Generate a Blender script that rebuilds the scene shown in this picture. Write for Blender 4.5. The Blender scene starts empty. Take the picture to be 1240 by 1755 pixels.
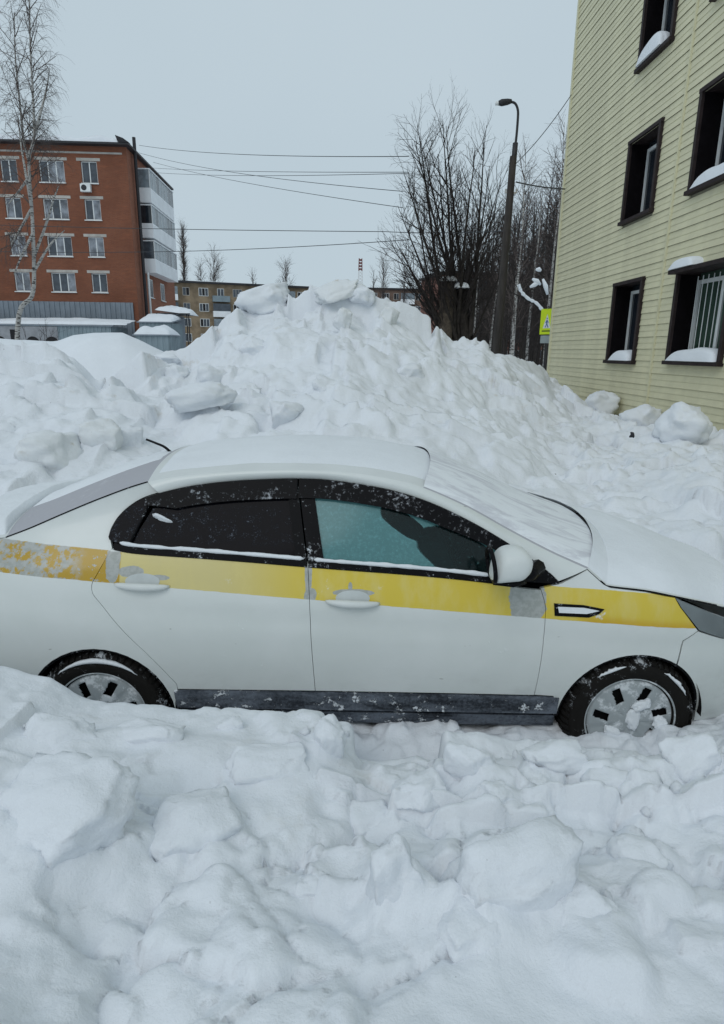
import bpy, bmesh, math, random
import numpy as np
from mathutils import Vector, Matrix, noise as mnoise
from mathutils.geometry import delaunay_2d_cdt

S = bpy.context.scene
COL = S.collection
R = math.radians

# ------------------------------------------------------------------ camera
F = 1055.0                      # focal length in pixels of a 1240 x 1755 frame
PITCH = math.atan(277 / 1055)   # looking down a little
ROLL = 0.0112
EYE = 2.03
fw = np.array([0, math.cos(PITCH), -math.sin(PITCH)])
up0 = np.array([0, math.sin(PITCH), math.cos(PITCH)])
r0 = np.array([1.0, 0, 0])
cr_ = r0 * math.cos(ROLL) + up0 * math.sin(ROLL)
cu_ = up0 * math.cos(ROLL) - r0 * math.sin(ROLL)
cam = bpy.data.cameras.new('camera')
cam.sensor_fit = 'VERTICAL'
cam.sensor_height = 24.0
cam.lens = 24.0 * F / 1755.0
cam.clip_start = 0.05
cam.clip_end = 5000
co = bpy.data.objects.new('camera', cam)
COL.objects.link(co)
m = Matrix((cr_, cu_, -fw)).transposed().to_4x4()
m.translation = (0, 0, EYE)
co.matrix_world = m
S.camera = co


def at(px, py, Y):
    """world point on the sight line through (px, py), at distance Y from the viewer"""
    d = fw * F + cr_ * (px - 620) - cu_ * (py - 877.5)
    return np.array([0, 0, EYE]) + d * (Y / d[1])


# ------------------------------------------------------------------ sky, sun, exposure
w = bpy.data.worlds.new('World')
S.world = w
w.use_nodes = True
nt = w.node_tree
bg = nt.nodes['Background']
sky = nt.nodes.new('ShaderNodeTexSky')
sky.sky_type = 'NISHITA'
sky.sun_disc = False
sky.sun_elevation = R(42)
sky.sun_rotation = R(200)
sky.dust_density = 4
mixw = nt.nodes.new('ShaderNodeMix')
mixw.data_type = 'RGBA'
mixw.inputs['Factor'].default_value = 0.96      # an even cloud deck over the clear sky
tcw = nt.nodes.new('ShaderNodeTexCoord')
cln = nt.nodes.new('ShaderNodeTexNoise')
cln.inputs['Scale'].default_value = 1.6
cln.inputs['Detail'].default_value = 3
clr = nt.nodes.new('ShaderNodeValToRGB')
clr.color_ramp.elements[0].position = 0.3
clr.color_ramp.elements[0].color = (0.485, 0.590, 0.660, 1)
clr.color_ramp.elements[1].position = 0.7
clr.color_ramp.elements[1].color = (0.53, 0.630, 0.695, 1)
scl = nt.nodes.new('ShaderNodeVectorMath')
scl.operation = 'SCALE'
scl.inputs['Scale'].default_value = 10.0
nt.links.new(tcw.outputs['Generated'], cln.inputs['Vector'])
nt.links.new(cln.outputs['Fac'], clr.inputs['Fac'])
nt.links.new(clr.outputs['Color'], scl.inputs[0])
nt.links.new(sky.outputs['Color'], mixw.inputs[6])
nt.links.new(scl.outputs['Vector'], mixw.inputs[7])
nt.links.new(mixw.outputs[2], bg.inputs['Color'])
bg.inputs['Strength'].default_value = 0.1

sun = bpy.data.lights.new('sun', 'SUN')
sun.energy = 0.68
sun.angle = R(35)
sun.color = (1.0, 0.985, 0.96)
so = bpy.data.objects.new('sun', sun)
COL.objects.link(so)
# light comes from behind the viewer's left shoulder, high up
so.rotation_euler = Vector((0.30, 0.62, -0.72)).to_track_quat('-Z', 'Y').to_euler()
S.view_settings.view_transform = 'Standard'
S.view_settings.look = 'None'
S.view_settings.gamma = 1
S.view_settings.exposure = 0.0
S.view_settings.use_curve_mapping = False

# ------------------------------------------------------------------ materials
MATS = {}


class NT:
    def __init__(self, name):
        self.m = bpy.data.materials.new(name)
        self.m.use_nodes = True
        self.t = self.m.node_tree
        self.b = self.t.nodes['Principled BSDF']
        self.tc = self.n('ShaderNodeTexCoord')
        MATS[name] = self.m

    def n(self, typ, **kw):
        o = self.t.nodes.new(typ)
        for k, v in kw.items():
            setattr(o, k, v)
        return o

    def l(self, a, b):
        self.t.links.new(a, b)

    def val(self, sock, v):
        if hasattr(v, 'is_output') or isinstance(v, bpy.types.NodeSocket):
            self.l(v, sock)
        else:
            sock.default_value = v

    def math(self, op, a, b=0.0, c=None, clamp=False):
        o = self.n('ShaderNodeMath', operation=op, use_clamp=clamp)
        self.val(o.inputs[0], a)
        self.val(o.inputs[1], b)
        if c is not None:
            self.val(o.inputs[2], c)
        return o.outputs[0]

    def mix(self, f, a, b):
        o = self.n('ShaderNodeMix', data_type='RGBA')
        self.val(o.inputs['Factor'], f)
        for s, v in ((o.inputs[6], a), (o.inputs[7], b)):
            if isinstance(v, tuple):
                s.default_value = (*v, 1) if len(v) == 3 else v
            else:
                self.l(v, s)
        return o.outputs[2]

    def noise(self, scale, detail=4, rough=0.55, stretch=None, dist=0.0, off=None):
        o = self.n('ShaderNodeTexNoise')
        o.inputs['Scale'].default_value = scale
        o.inputs['Detail'].default_value = detail
        o.inputs['Roughness'].default_value = rough
        o.inputs['Distortion'].default_value = dist
        src = self.tc.outputs['Object']
        if stretch or off:
            mp = self.n('ShaderNodeMapping')
            if stretch:
                mp.inputs['Scale'].default_value = stretch
            if off:
                mp.inputs['Location'].default_value = off
            self.l(src, mp.inputs['Vector'])
            src = mp.outputs['Vector']
        self.l(src, o.inputs['Vector'])
        return o.outputs['Fac']

    def step(self, v, lo, hi, a=0.0, b=1.0):
        o = self.n('ShaderNodeMapRange')
        o.interpolation_type = 'SMOOTHSTEP'
        self.val(o.inputs[0], v)
        for i, q in enumerate((lo, hi, a, b)):
            self.val(o.inputs[i + 1], q)
        return o.outputs[0]

    def xyz(self):
        s = self.n('ShaderNodeSeparateXYZ')
        self.l(self.tc.outputs['Object'], s.inputs[0])
        return s.outputs

    def bump(self, h, strength=0.3, dist=0.01):
        o = self.n('ShaderNodeBump')
        o.inputs['Strength'].default_value = strength
        o.inputs['Distance'].default_value = dist
        self.l(h, o.inputs['Height'])
        self.l(o.outputs['Normal'], self.b.inputs['Normal'])
        return o


def pm(name, col, rough=0.7, var=0.12, scale=6, bump=0.0, metal=0.0, spec=0.3, bscale=None, stretch=None):
    k = NT(name)
    f = k.noise(scale, 5, stretch=stretch)
    d = tuple(max(0, c * (1 - var)) for c in col)
    b = tuple(min(1, c * (1 + var)) for c in col)
    k.l(k.mix(k.step(f, 0.3, 0.7), d, b), k.b.inputs['Base Color'])
    k.b.inputs['Roughness'].default_value = rough
    k.b.inputs['Metallic'].default_value = metal
    k.b.inputs['Specular IOR Level'].default_value = spec
    if bump:
        k.bump(k.noise(bscale or scale * 6, 4), bump, 0.02)
    return k.m


def snow_mat(name, dirt=0.25, fine=1.0, scale=1.0, base=(0.775, 0.805, 0.845), sss=0.0):
    k = NT(name)
    f = k.noise(1.7 * scale, 6, 0.6)
    f2 = k.noise(9 * scale, 5, 0.6, off=(4, 2, 7))
    f3 = k.noise(0.9 * scale, 3, 0.6, off=(14, 5, 1))
    c = k.mix(k.step(f, 0.35, 0.65), tuple(x * 0.95 for x in base), base)
    dm = k.math('MULTIPLY', k.step(f2, 0.55, 0.78), k.step(f3, 0.48, 0.66))
    c = k.mix(k.math('MULTIPLY', dm, dirt), c, (0.50, 0.45, 0.36))
    sp = k.step(k.noise(46 * scale, 2, 0.5, off=(1, 9, 3)), 0.765, 0.79)      # scattered grit
    sp = k.math('MULTIPLY', sp, k.step(k.noise(3.3 * scale, 2, off=(8, 3, 3)), 0.5, 0.62))
    c = k.mix(k.math('MULTIPLY', sp, min(1, dirt * 2.0)), c, (0.10, 0.085, 0.07))
    k.l(c, k.b.inputs['Base Color'])
    k.b.inputs['Roughness'].default_value = 0.75
    k.b.inputs['Specular IOR Level'].default_value = 0.2
    if sss:
        k.b.inputs['Subsurface Weight'].default_value = sss
        k.b.inputs['Subsurface Radius'].default_value = (0.9, 1.0, 1.1)
        k.b.inputs['Subsurface Scale'].default_value = 0.05
    h = k.math('ADD', k.math('MULTIPLY', k.noise(28 * scale, 6, 0.65), 0.7), k.math('MULTIPLY', k.noise(120 * scale, 4, 0.7), 0.25))
    k.bump(h, 0.5 * fine, 0.022 / scale)
    return k.m


SNOW = snow_mat('snow_near', 0.20, 0.9)
SNOWM = snow_mat('snow_heap', 0.70, 1.0, 0.55)
SNOWD = snow_mat('snow_dirty', 1.2, 1.0, 0.9, (0.765, 0.79, 0.81))
SNOWC = snow_mat('snow_clean', 0.05, 0.7, 0.6)
SNOWCAR = snow_mat('snow_dusting', 0.0, 0.8, 1.5, (0.755, 0.785, 0.815))

# ------------------------------------------------------------------ mesh helpers


class MB:
    def __init__(self):
        self.v = []
        self.f = []

    def add(self, vs, fs):
        o = len(self.v)
        self.v += [tuple(p) for p in vs]
        self.f += [tuple(i + o for i in f) for f in fs]
        return self

    def hexa(self, p):      # 8 points: bottom 4 then top 4
        return self.add(p, [(0, 3, 2, 1), (4, 5, 6, 7), (0, 1, 5, 4), (1, 2, 6, 5), (2, 3, 7, 6), (3, 0, 4, 7)])

    def box(self, x0, x1, y0, y1, z0, z1):
        return self.hexa([(x0, y0, z0), (x1, y0, z0), (x1, y1, z0), (x0, y1, z0), (x0, y0, z1), (x1, y0, z1), (x1, y1, z1), (x0, y1, z1)])

    def prism(self, pts, off):      # planar polygon pushed along a vector
        n = len(pts)
        a = [Vector(p) for p in pts]
        b = [p + Vector(off) for p in a]
        return self.add(a + b, [tuple(range(n))[::-1], tuple(range(n, 2 * n))] + [(i, (i + 1) % n, n + (i + 1) % n, n + i) for i in range(n)])

    def tube(self, pts, rad, sides=6, cap=True):
        pts = [Vector(p) for p in pts]
        n = len(pts)
        if not hasattr(rad, '__len__'):
            rad = [rad] * n
        vs = []
        t = (pts[1] - pts[0]).normalized()
        a = t.orthogonal().normalized()
        for i, p in enumerate(pts):
            t = (pts[min(i + 1, n - 1)] - pts[max(i - 1, 0)])
            t = t.normalized() if t.length > 1e-9 else Vector((0, 0, 1))
            a = (a - t * a.dot(t))
            a = a.normalized() if a.length > 1e-6 else t.orthogonal().normalized()
            b = t.cross(a)
            for k in range(sides):
                q = 2 * math.pi * k / sides
                vs.append(p + (a * math.cos(q) + b * math.sin(q)) * rad[i])
        fs = [(i * sides + k, i * sides + (k + 1) % sides, (i + 1) * sides + (k + 1) % sides, (i + 1) * sides + k) for i in range(n - 1) for k in range(sides)]
        if cap:
            fs += [tuple(range(sides))[::-1], tuple((n - 1) * sides + k for k in range(sides))]
        return self.add(vs, fs)

    def grid(self, fn, nu, nv):
        vs = [fn(i / nu, j / nv) for j in range(nv + 1) for i in range(nu + 1)]
        fs = [(j * (nu + 1) + i, j * (nu + 1) + i + 1, (j + 1) * (nu + 1) + i + 1, (j + 1) * (nu + 1) + i) for j in range(nv) for i in range(nu)]
        return self.add(vs, fs)

    def lathe(self, prof, n, axis='y'):     # prof: (radius, along)
        vs = []
        for r, h in prof:
            for k in range(n):
                q = 2 * math.pi * k / n
                vs.append((r * math.cos(q), h, r * math.sin(q)) if axis == 'y' else (r * math.cos(q), r * math.sin(q), h))
        fs = [(i * n + k, i * n + (k + 1) % n, (i + 1) * n + (k + 1) % n, (i + 1) * n + k) for i in range(len(prof) - 1) for k in range(n)]
        return self.add(vs, fs)

    def mesh(self, name, mat, smooth=False, fix=True):
        me = bpy.data.meshes.new(name)
        me.from_pydata(self.v, [], self.f)
        if fix:
            bm = bmesh.new()
            bm.from_mesh(me)
            bmesh.ops.recalc_face_normals(bm, faces=bm.faces)
            bm.to_mesh(me)
            bm.free()
        me.materials.append(mat)
        if smooth:
            me.polygons.foreach_set('use_smooth', [True] * len(me.polygons))
        return me

    def build(self, name, mat, parent=None, smooth=False, loc=None, rz=0, fix=True):
        return link(name, self.mesh(name, mat, smooth, fix), parent, loc, rz)


def link(name, me, parent=None, loc=None, rz=0):
    o = bpy.data.objects.new(name, me)
    COL.objects.link(o)
    if parent:
        o.parent = parent
    if loc is not None:
        o.location = loc
    if rz:
        o.rotation_euler = (0, 0, rz)
    return o


def tag(o, label=None, cat=None, group=None, kind=None):
    for k, v in (('label', label), ('category', cat), ('group', group), ('kind', kind)):
        if v:
            o[k] = v
    return o


def thing(name, loc, label, cat, rz=0, group=None):
    return tag(link(name, None, None, loc, rz), label, cat, group)


def crom(pts, n=6):
    """Catmull-Rom through the points, n pieces per span"""
    P = [np.array(p, float) for p in pts]
    P = [2 * P[0] - P[1]] + P + [2 * P[-1] - P[-2]]
    out = []
    for i in range(1, len(P) - 2):
        a, b, c, d = P[i - 1:i + 3]
        for k in range(n):
            t = k / n
            out.append(0.5 * (2 * b + (c - a) * t + (2 * a - 5 * b + 4 * c - d) * t * t + (3 * b - a - 3 * c + d) * t ** 3))
    out.append(P[-2])
    return out


# numpy gradient noise
def perlin(x, y, seed=0):
    rs = np.random.RandomState(seed)
    perm = rs.permutation(256)
    perm = np.concatenate([perm, perm])
    ang = rs.rand(256) * 2 * np.pi
    gx, gy = np.cos(ang), np.sin(ang)
    xi = np.floor(x).astype(int)
    yi = np.floor(y).astype(int)
    xf, yf = x - xi, y - yi
    u = xf * xf * xf * (xf * (xf * 6 - 15) + 10)
    v = yf * yf * yf * (yf * (yf * 6 - 15) + 10)

    def g(ix, iy, dx, dy):
        h = perm[perm[ix & 255] + (iy & 255)]
        return gx[h] * dx + gy[h] * dy
    a = g(xi, yi, xf, yf)
    b = g(xi + 1, yi, xf - 1, yf)
    c = g(xi, yi + 1, xf, yf - 1)
    d = g(xi + 1, yi + 1, xf - 1, yf - 1)
    return (a + u * (b - a)) * (1 - v) + (c + u * (d - c)) * v


def fbm(x, y, seed=0, oct=4, gain=0.5):
    s, a, f = 0, 1, 1
    for i in range(oct):
        s = s + a * perlin(x * f, y * f, seed + i * 13)
        a *= gain
        f *= 2.03
    return s


def sstep(x, a, b):
    t = np.clip((x - a) / (b - a), 0, 1)
    return t * t * (3 - 2 * t)


def clods(xs, ys, Z, spots, seed, edge=0.3):
    """press broken snow slabs and lumps into a height field; spots: (x, y, half size, thickness)"""
    rng = random.Random(seed)
    dx, dy = xs[1] - xs[0], ys[1] - ys[0]
    base = Z.copy()
    for (x, y, s, th) in spots:
        asp = rng.uniform(0.55, 1.0)
        hx, hy = s, s * asp
        rad = s * 2.0
        i0, i1 = int((x - rad - xs[0]) / dx), int((x + rad - xs[0]) / dx) + 1
        j0, j1 = int((y - rad - ys[0]) / dy), int((y + rad - ys[0]) / dy) + 1
        i0, j0 = max(i0, 0), max(j0, 0)
        i1, j1 = min(i1, len(xs)), min(j1, len(ys))
        if i1 - i0 < 3 or j1 - j0 < 3:
            continue
        X, Y = np.meshgrid(xs[i0:i1], ys[j0:j1])
        sub = Z[j0:j1, i0:i1]
        bs = base[j0:j1, i0:i1]
        ci, cj = int((x - xs[0]) / dx) - i0, int((y - ys[0]) / dy) - j0
        if not (0 <= ci < sub.shape[1] and 0 <= cj < sub.shape[0]):
            continue
        zc = 0.7 * bs[cj, ci] + 0.3 * min(sub[cj, ci], bs[cj, ci] + 0.6 * s)
        k = max(2, int(s * 0.6 / dx))
        a = rng.uniform(0, math.pi)
        px = (X - x) * math.cos(a) + (Y - y) * math.sin(a)
        py = -(X - x) * math.sin(a) + (Y - y) * math.cos(a)
        wv = 0.35 * s
        px = px + wv * fbm(X / s * 0.9, Y / s * 0.9, rng.randint(0, 900), 3)
        py = py + wv * fbm(X / s * 0.9, Y / s * 0.9, rng.randint(0, 900), 3)
        rc = s * rng.uniform(0.15, 0.5)
        qx, qy = np.abs(px) - (hx - rc), np.abs(py) - (hy - rc)
        d = np.hypot(np.maximum(qx, 0), np.maximum(qy, 0)) + np.minimum(np.maximum(qx, qy), 0) - rc
        # the slab lies roughly along the slope, tilted at random
        il, ih, jl, jh = max(ci - k, 0), min(ci + k, sub.shape[1] - 1), max(cj - k, 0), min(cj + k, sub.shape[0] - 1)
        gx = (bs[cj, ih] - bs[cj, il]) / (max(1, ih - il) * dx)
        gy = (bs[jh, ci] - bs[jl, ci]) / (max(1, jh - jl) * dy)
        gx = max(-0.7, min(0.7, gx)) + rng.uniform(-0.22, 0.22)
        gy = max(-0.7, min(0.7, gy)) + rng.uniform(-0.25, 0.18)
        e = s * edge
        top = zc + th + gx * (X - x) + gy * (Y - y) + 0.10 * s * fbm(X / s * 1.6, Y / s * 1.6, rng.randint(0, 900), 3)
        t = np.clip((d + e) / (1.6 * e), 0, 1)
        cz = top - (t ** 2.2) * (th + 0.45 * s)
        np.maximum(sub, cz, out=sub)
    return Z


def chunky(X, Y, cell, amp, tilt, crev, seed, warp=0.22):
    """packed broken chunks: cells of uneven height and tilt with narrow crevices between them"""
    xw = X / cell + warp * fbm(X / cell * 1.3, Y / cell * 1.3, seed + 1, 3)
    yw = Y / cell + warp * fbm(X / cell * 1.3, Y / cell * 1.3, seed + 2, 3)
    rs = np.random.RandomState(seed)
    T = rs.rand(6, 256, 256)
    xi, yi = np.floor(xw).astype(int), np.floor(yw).astype(int)
    d1 = np.full(X.shape, 9.0)
    d2 = np.full(X.shape, 9.0)
    h = np.zeros(X.shape)
    for a in (-1, 0, 1):
        for b in (-1, 0, 1):
            cx, cy = (xi + a) & 255, (yi + b) & 255
            dx_, dy_ = xw - (xi + a + 0.1 + 0.8 * T[0, cy, cx]), yw - (yi + b + 0.1 + 0.8 * T[1, cy, cx])
            d = np.hypot(dx_, dy_) * (0.8 + 0.4 * T[5, cy, cx])
            hh = amp * (T[2, cy, cx] * 2 - 1) + tilt * cell * ((T[3, cy, cx] * 2 - 1) * dx_ + (T[4, cy, cx] * 2 - 1) * dy_)
            near_ = d < d1
            d2 = np.where(near_, d1, np.minimum(d2, d))
            h = np.where(near_, hh, h)
            d1 = np.minimum(d1, d)
    return h - crev * np.exp(-((d2 - d1) / 0.10) ** 2) - 0.35 * amp * d1 ** 2


def blur(Z, r, sig):
    k = np.exp(-0.5 * (np.arange(-r, r + 1) / sig) ** 2)
    k /= k.sum()
    P = np.pad(Z, r, mode='edge')
    A_ = sum(k[i] * P[i:i + Z.shape[0], :] for i in range(2 * r + 1))
    return sum(k[i] * A_[:, i:i + Z.shape[1]] for i in range(2 * r + 1))


def field(name, xs, ys, Z, mat, label=None):
    nx, ny = len(xs), len(ys)
    X, Y = np.meshgrid(xs, ys)
    co_ = np.stack([X, Y, Z], -1).reshape(-1, 3)
    idx = np.arange(nx * ny).reshape(ny, nx)
    q = np.stack([idx[:-1, :-1], idx[:-1, 1:], idx[1:, 1:], idx[1:, :-1]], -1).reshape(-1, 4)
    me = bpy.data.meshes.new(name)
    me.vertices.add(len(co_))
    me.vertices.foreach_set('co', co_.ravel())
    me.loops.add(q.size)
    me.loops.foreach_set('vertex_index', q.ravel())
    me.polygons.add(len(q))
    me.polygons.foreach_set('loop_start', np.arange(0, q.size, 4))
    me.polygons.foreach_set('loop_total', np.full(len(q), 4))
    me.polygons.foreach_set('use_smooth', np.ones(len(q), bool))
    me.update(calc_edges=True)
    me.materials.append(mat)
    o = link(name, me)
    return tag(o, label, None, None, 'structure')


# ------------------------------------------------------------------ ground and snow terrain
MB().add([(-2500, -60, -0.03), (2500, -60, -0.03), (2500, 4000, -0.03), (-2500, 4000, -0.03)], [(0, 1, 2, 3)]).build('ground', SNOWC, fix=False)
tag(bpy.data.objects['ground'], 'flat snow-covered ground reaching to the horizon', None, None, 'structure')

Y0 = 2.63       # outer face of the car side nearest the viewer

# broken blocks lying on the bank (built further down); the bank banks up round each of them
near_blocks = [
    # px, py, distance, half sizes, yaw, tilt x, tilt y, boxy, label
    (868, 1515, 1.42, (0.185, 0.13, 0.175), 0.2, 0.35, 0.1, 0.70, 'largest angular snow block in the foreground, right of centre'),
    (676, 1552, 1.36, (0.070, 0.08, 0.150), 0.1, 0.30, -0.05, 0.65, 'tall narrow snow block left of the largest foreground block'),
    (800, 1640, 1.25, (0.095, 0.09, 0.060), 0.3, 0.1, 0.1, 0.5, 'low snow block under the largest foreground block'),
    (535, 1530, 1.40, (0.058, 0.05, 0.055), 0.0, 0.2, 0.0, 0.4, 'rounded snow lump at the bottom centre with a dark hollow above'),
    (120, 1500, 1.44, (0.17, 0.14, 0.10), -0.2, 0.3, 0.05, 0.6, 'broad flat snow slab in the lower left corner'),
    (715, 1362, 1.80, (0.085, 0.07, 0.060), 0.4, 0.2, 0.1, 0.55, 'snow block at the trench edge below the front door'),
    (800, 1330, 1.93, (0.085, 0.06, 0.075), -0.3, 0.15, 0.1, 0.6, 'upright snow block at the trench edge beneath the sill'),
    (845, 1385, 1.75, (0.06, 0.05, 0.05), 0.5, 0.1, 0.2, 0.5, 'small snow block above the largest foreground block'),
    (945, 1312, 2.03, (0.115, 0.07, 0.055), 0.1, 0.2, 0.1, 0.6, 'smooth wide snow block in front of the front wheel'),
    (1050, 1340, 1.93, (0.09, 0.07, 0.06), -0.4, 0.2, 0.0, 0.55, 'snow block below and right of the smooth wide one'),
    (1185, 1300, 2.05, (0.11, 0.08, 0.075), 0.3, 0.1, -0.1, 0.6, 'snow block at the right edge by the front wheel'),
    (744, 1271, 2.33, (0.052, 0.045, 0.040), 0.2, 0.0, 0.0, 0.3, 'round snowball lying by the black sill'),
    (560, 1300, 2.02, (0.06, 0.06, 0.10), 0.2, 0.2, 0.1, 0.5, 'snow block at the left wall of the trench'),
    (620, 1395, 1.75, (0.10, 0.07, 0.06), 0.5, 0.2, -0.1, 0.55, 'tilted snow block below the trench'),
    (110, 1290, 1.95, (0.12, 0.08, 0.06), 0.3, 0.3, 0.2, 0.6, 'slanting snow slab below the rear wheel'),
    (250, 1270, 2.02, (0.14, 0.07, 0.055), -0.25, 0.3, -0.2, 0.6, 'long snow slab below and right of the rear wheel'),
    (470, 1330, 1.86, (0.15, 0.08, 0.05), 0.2, 0.35, 0.1, 0.6, 'wide shallow snow slab under the rear door'),
    (1100, 1455, 1.55, (0.08, 0.07, 0.05), 0.2, 0.2, 0.0, 0.45, 'half-buried snow lump at the right, below the wheel'),
    (395, 1262, 2.12, (0.05, 0.04, 0.035), 0.2, 0.2, 0.0, 0.4, 'small snow lump on the bank crest under the rear door'),
    (330, 1440, 1.55, (0.13, 0.10, 0.06), 0.6, 0.3, 0.1, 0.6, 'flat snow slab left of centre in the foreground'),
    (1010, 1590, 1.30, (0.09, 0.08, 0.06), 0.1, 0.2, 0.1, 0.5, 'half-buried snow lump at lower right'),
]

# --- the bank the viewer stands on, down to the car
xs = np.arange(-3.4, 3.4, 0.0125)
ys = np.arange(0.25, 3.0, 0.0125)
X, Y = np.meshgrid(xs, ys)
crest = [(-200, 1105, 2.38), (31, 1142, 2.36), (90, 1150, 2.36), (140, 1182, 2.36), (190, 1204, 2.36), (250, 1200, 2.36), (300, 1212, 2.34), (400, 1214, 2.32),
         (470, 1222, 2.28), (545, 1240, 2.2), (580, 1292, 2.08), (640, 1345, 1.96), (700, 1345, 1.96), (770, 1325, 2.02), (860, 1316, 2.08), (960, 1316, 2.10), (1060, 1322, 2.10),
         (1140, 1310, 2.10), (1209, 1284, 2.16), (1500, 1250, 2.25)]
cp = np.array([at(*c) for c in crest])
xc = X + 0.05 * fbm(X * 3, Y * 3, 5, 3)
Yc = np.interp(xc, cp[:, 0], cp[:, 1])
Zc = np.interp(xc, cp[:, 0], cp[:, 2])
zn = np.interp(X, [-2.5, -1, 0, 1, 2.5], [0.78, 0.74, 0.66, 0.60, 0.62])
t = np.clip((Yc - Y) / (Yc - 0.9), 0, 1.2)
Zn = Zc + (zn - Zc) * t ** 0.85
fall = sstep(Y, Yc - 0.02, Yc + np.interp(X, [-1.4, -0.3, 0.1], [0.22, 0.22, 0.42]))
floor_ = 0.115 + 0.06 * fbm(X * 2.4, Y * 2.4, 61, 3) + 0.085 * sstep(Y, 2.42, 2.60) + 0.05 * sstep(X, 0.95, 1.25)
Z = Zn * (1 - fall) + floor_ * fall
rough = 0.25 + 0.75 * (1 - sstep(Y, Yc - 0.1, Yc + 0.3))
Z += rough * (0.055 * fbm(X * 1.3, Y * 1.3, 9, 3) + 0.020 * fbm(X * 5, Y * 5, 21, 3))
rng = random.Random(7)
spots = []
for i in range(95):
    x, y = rng.uniform(-2.6, 2.6), rng.uniform(0.5, 2.25)
    s = rng.choice([0.06, 0.09, 0.13, 0.18, 0.24])
    spots.append((x, y, s, s * rng.uniform(0.03, 0.20)))
for i in range(60):                                             # rubble along the trench
    x, y = rng.uniform(-0.1, 2.4), rng.uniform(1.8, 2.35)
    s = rng.uniform(0.03, 0.10)
    spots.append((x, y, s, s * rng.uniform(0.3, 0.7)))
for i in range(150):                                            # crumbs beside the sill
    x, y = rng.uniform(-0.3, 2.2), rng.uniform(2.15, 2.72)
    s = rng.uniform(0.015, 0.055)
    spots.append((x, y, s, s * rng.uniform(0.3, 0.8)))
spots.sort(key=lambda q: -q[2])
clods(xs, ys, Z, spots, 3)
mk = 0.80 * sstep(fbm(X * 1.1, Y * 1.1, 91, 3), -0.28, 0.22) * (0.35 + 0.65 * rough)
mk = np.maximum(mk, sstep(X, -0.1, 0.3) * sstep(Y, 1.55, 1.85) * 0.9 * rough)
Z += mk * (chunky(X, Y, 0.27, 0.032, 0.32, 0.024, 11, 0.3) + chunky(X, Y, 0.115, 0.015, 0.30, 0.011, 12, 0.35))
Z += 0.4 * (1 - rough) * chunky(X, Y, 0.09, 0.014, 0.2, 0.006, 13)
for (px, py, Yd, sz, yaw, tx, ty, bx, lab) in near_blocks:
    p = at(px, py, Yd)
    ca, sa = math.cos(yaw), math.sin(yaw)
    ux, uy = (X - p[0]) * ca + (Y - p[1]) * sa, -(X - p[0]) * sa + (Y - p[1]) * ca
    rr2 = (ux / (sz[0] * 1.18)) ** 2 + (uy / (sz[1] * 1.18)) ** 2
    Z += 0.62 * sz[2] * np.exp(-rr2 ** 1.6) * (1 + 0.5 * fbm(X * 9, Y * 9, 51, 2))
Z = 0.62 * Z + 0.38 * blur(Z, 4, 1.3)
crm = sstep(fbm(X * 1.9, Y * 1.9, 95, 3), -0.15, 0.35)
Z += (0.003 + 0.003 * crm) * fbm(X * 24, Y * 24, 33, 3) * (0.4 + 0.6 * rough) + 0.003 * crm * np.maximum(0, chunky(X, Y, 0.045, 1.0, 0.3, 0.2, 14, 0.3) * 0.8)
Z = np.where(Y > 2.9, np.minimum(Z, 0.06), Z)
field('snowbank', xs, ys, Z, SNOW, 'lumpy shovelled snowbank in front of the parked car')
NEARX, NEARY, NEARZ = xs, ys, Z


def ground_at(x, y, xs=None, ys=None, Z=None):
    xs, ys, Z = (NEARX, NEARY, NEARZ) if xs is None else (xs, ys, Z)
    i = int(np.clip((x - xs[0]) / (xs[1] - xs[0]), 0, len(xs) - 1))
    j = int(np.clip((y - ys[0]) / (ys[1] - ys[0]), 0, len(ys) - 1))
    return float(Z[j, i])


# --- the ploughed heap behind the car
xs = np.arange(-12, 6.6, 0.032)
ys = np.arange(2.95, 18.2, 0.032)
X, Y = np.meshgrid(xs, ys)
ridge = [(-500, 560, 10.0), (-150, 575, 10.0), (31, 590, 9.6), (78, 585, 9.4), (105, 598, 9.2), (140, 620, 9.0), (170, 652, 8.8), (200, 640, 9.4), (240, 613, 10.2), (285, 603, 10.8),
         (315, 598, 11), (345, 576, 11.2), (400, 534, 11.5), (432, 508, 11.7), (488, 504, 11.8), (502, 513, 11.9), (528, 494, 12), (575, 485, 12), (602, 490, 12), (640, 506, 12),
         (680, 515, 12), (715, 524, 12), (745, 552, 12), (775, 579, 12), (830, 580, 12.4), (850, 603, 12.6), (890, 612, 13.2), (930, 624, 14.5), (945, 640, 16.0), (965, 655, 15.5), (1000, 684, 15.2),
         (1060, 712, 13.2), (1120, 722, 11.8), (1209, 728, 10.2), (1300, 745, 9.4), (1700, 800, 7.4)]
rp = np.array([at(*c) for c in ridge])
ra = rp[:, 0] / rp[:, 1]
A = X / Y + 0.014 * fbm(X * 0.9, Y * 0.9, 71, 3)
Yr = np.interp(A, ra, rp[:, 1])
Zr = np.interp(A, ra, rp[:, 2])
Yf = 4.5 + 0.25 * fbm(X * 0.6, Y * 0.1, 4, 2)
s = np.clip((Y - Yf) / (Yr - Yf), 0, 1)
s_rel = s.copy()
a_f = np.linspace(ra[0], ra[-1], 900)
zf = np.interp(a_f, ra, rp[:, 2])
kk = np.hanning(121)
kk /= kk.sum()
zs = np.convolve(np.pad(zf, 60, mode='edge'), kk, 'valid')
cr = sstep(s, 0.72, 0.98)
Zr = Zr * cr + np.interp(A, a_f, zs) * (1 - cr)
foot = np.interp(X, [-6, -2.6, 0, 2, 4], [0.75, 0.45, 0.25, 0.40, 0.60])
Z = foot * sstep(Y, 4.2, 4.75) + (Zr - foot) * (0.85 * s + 0.15 * s * s)
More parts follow.
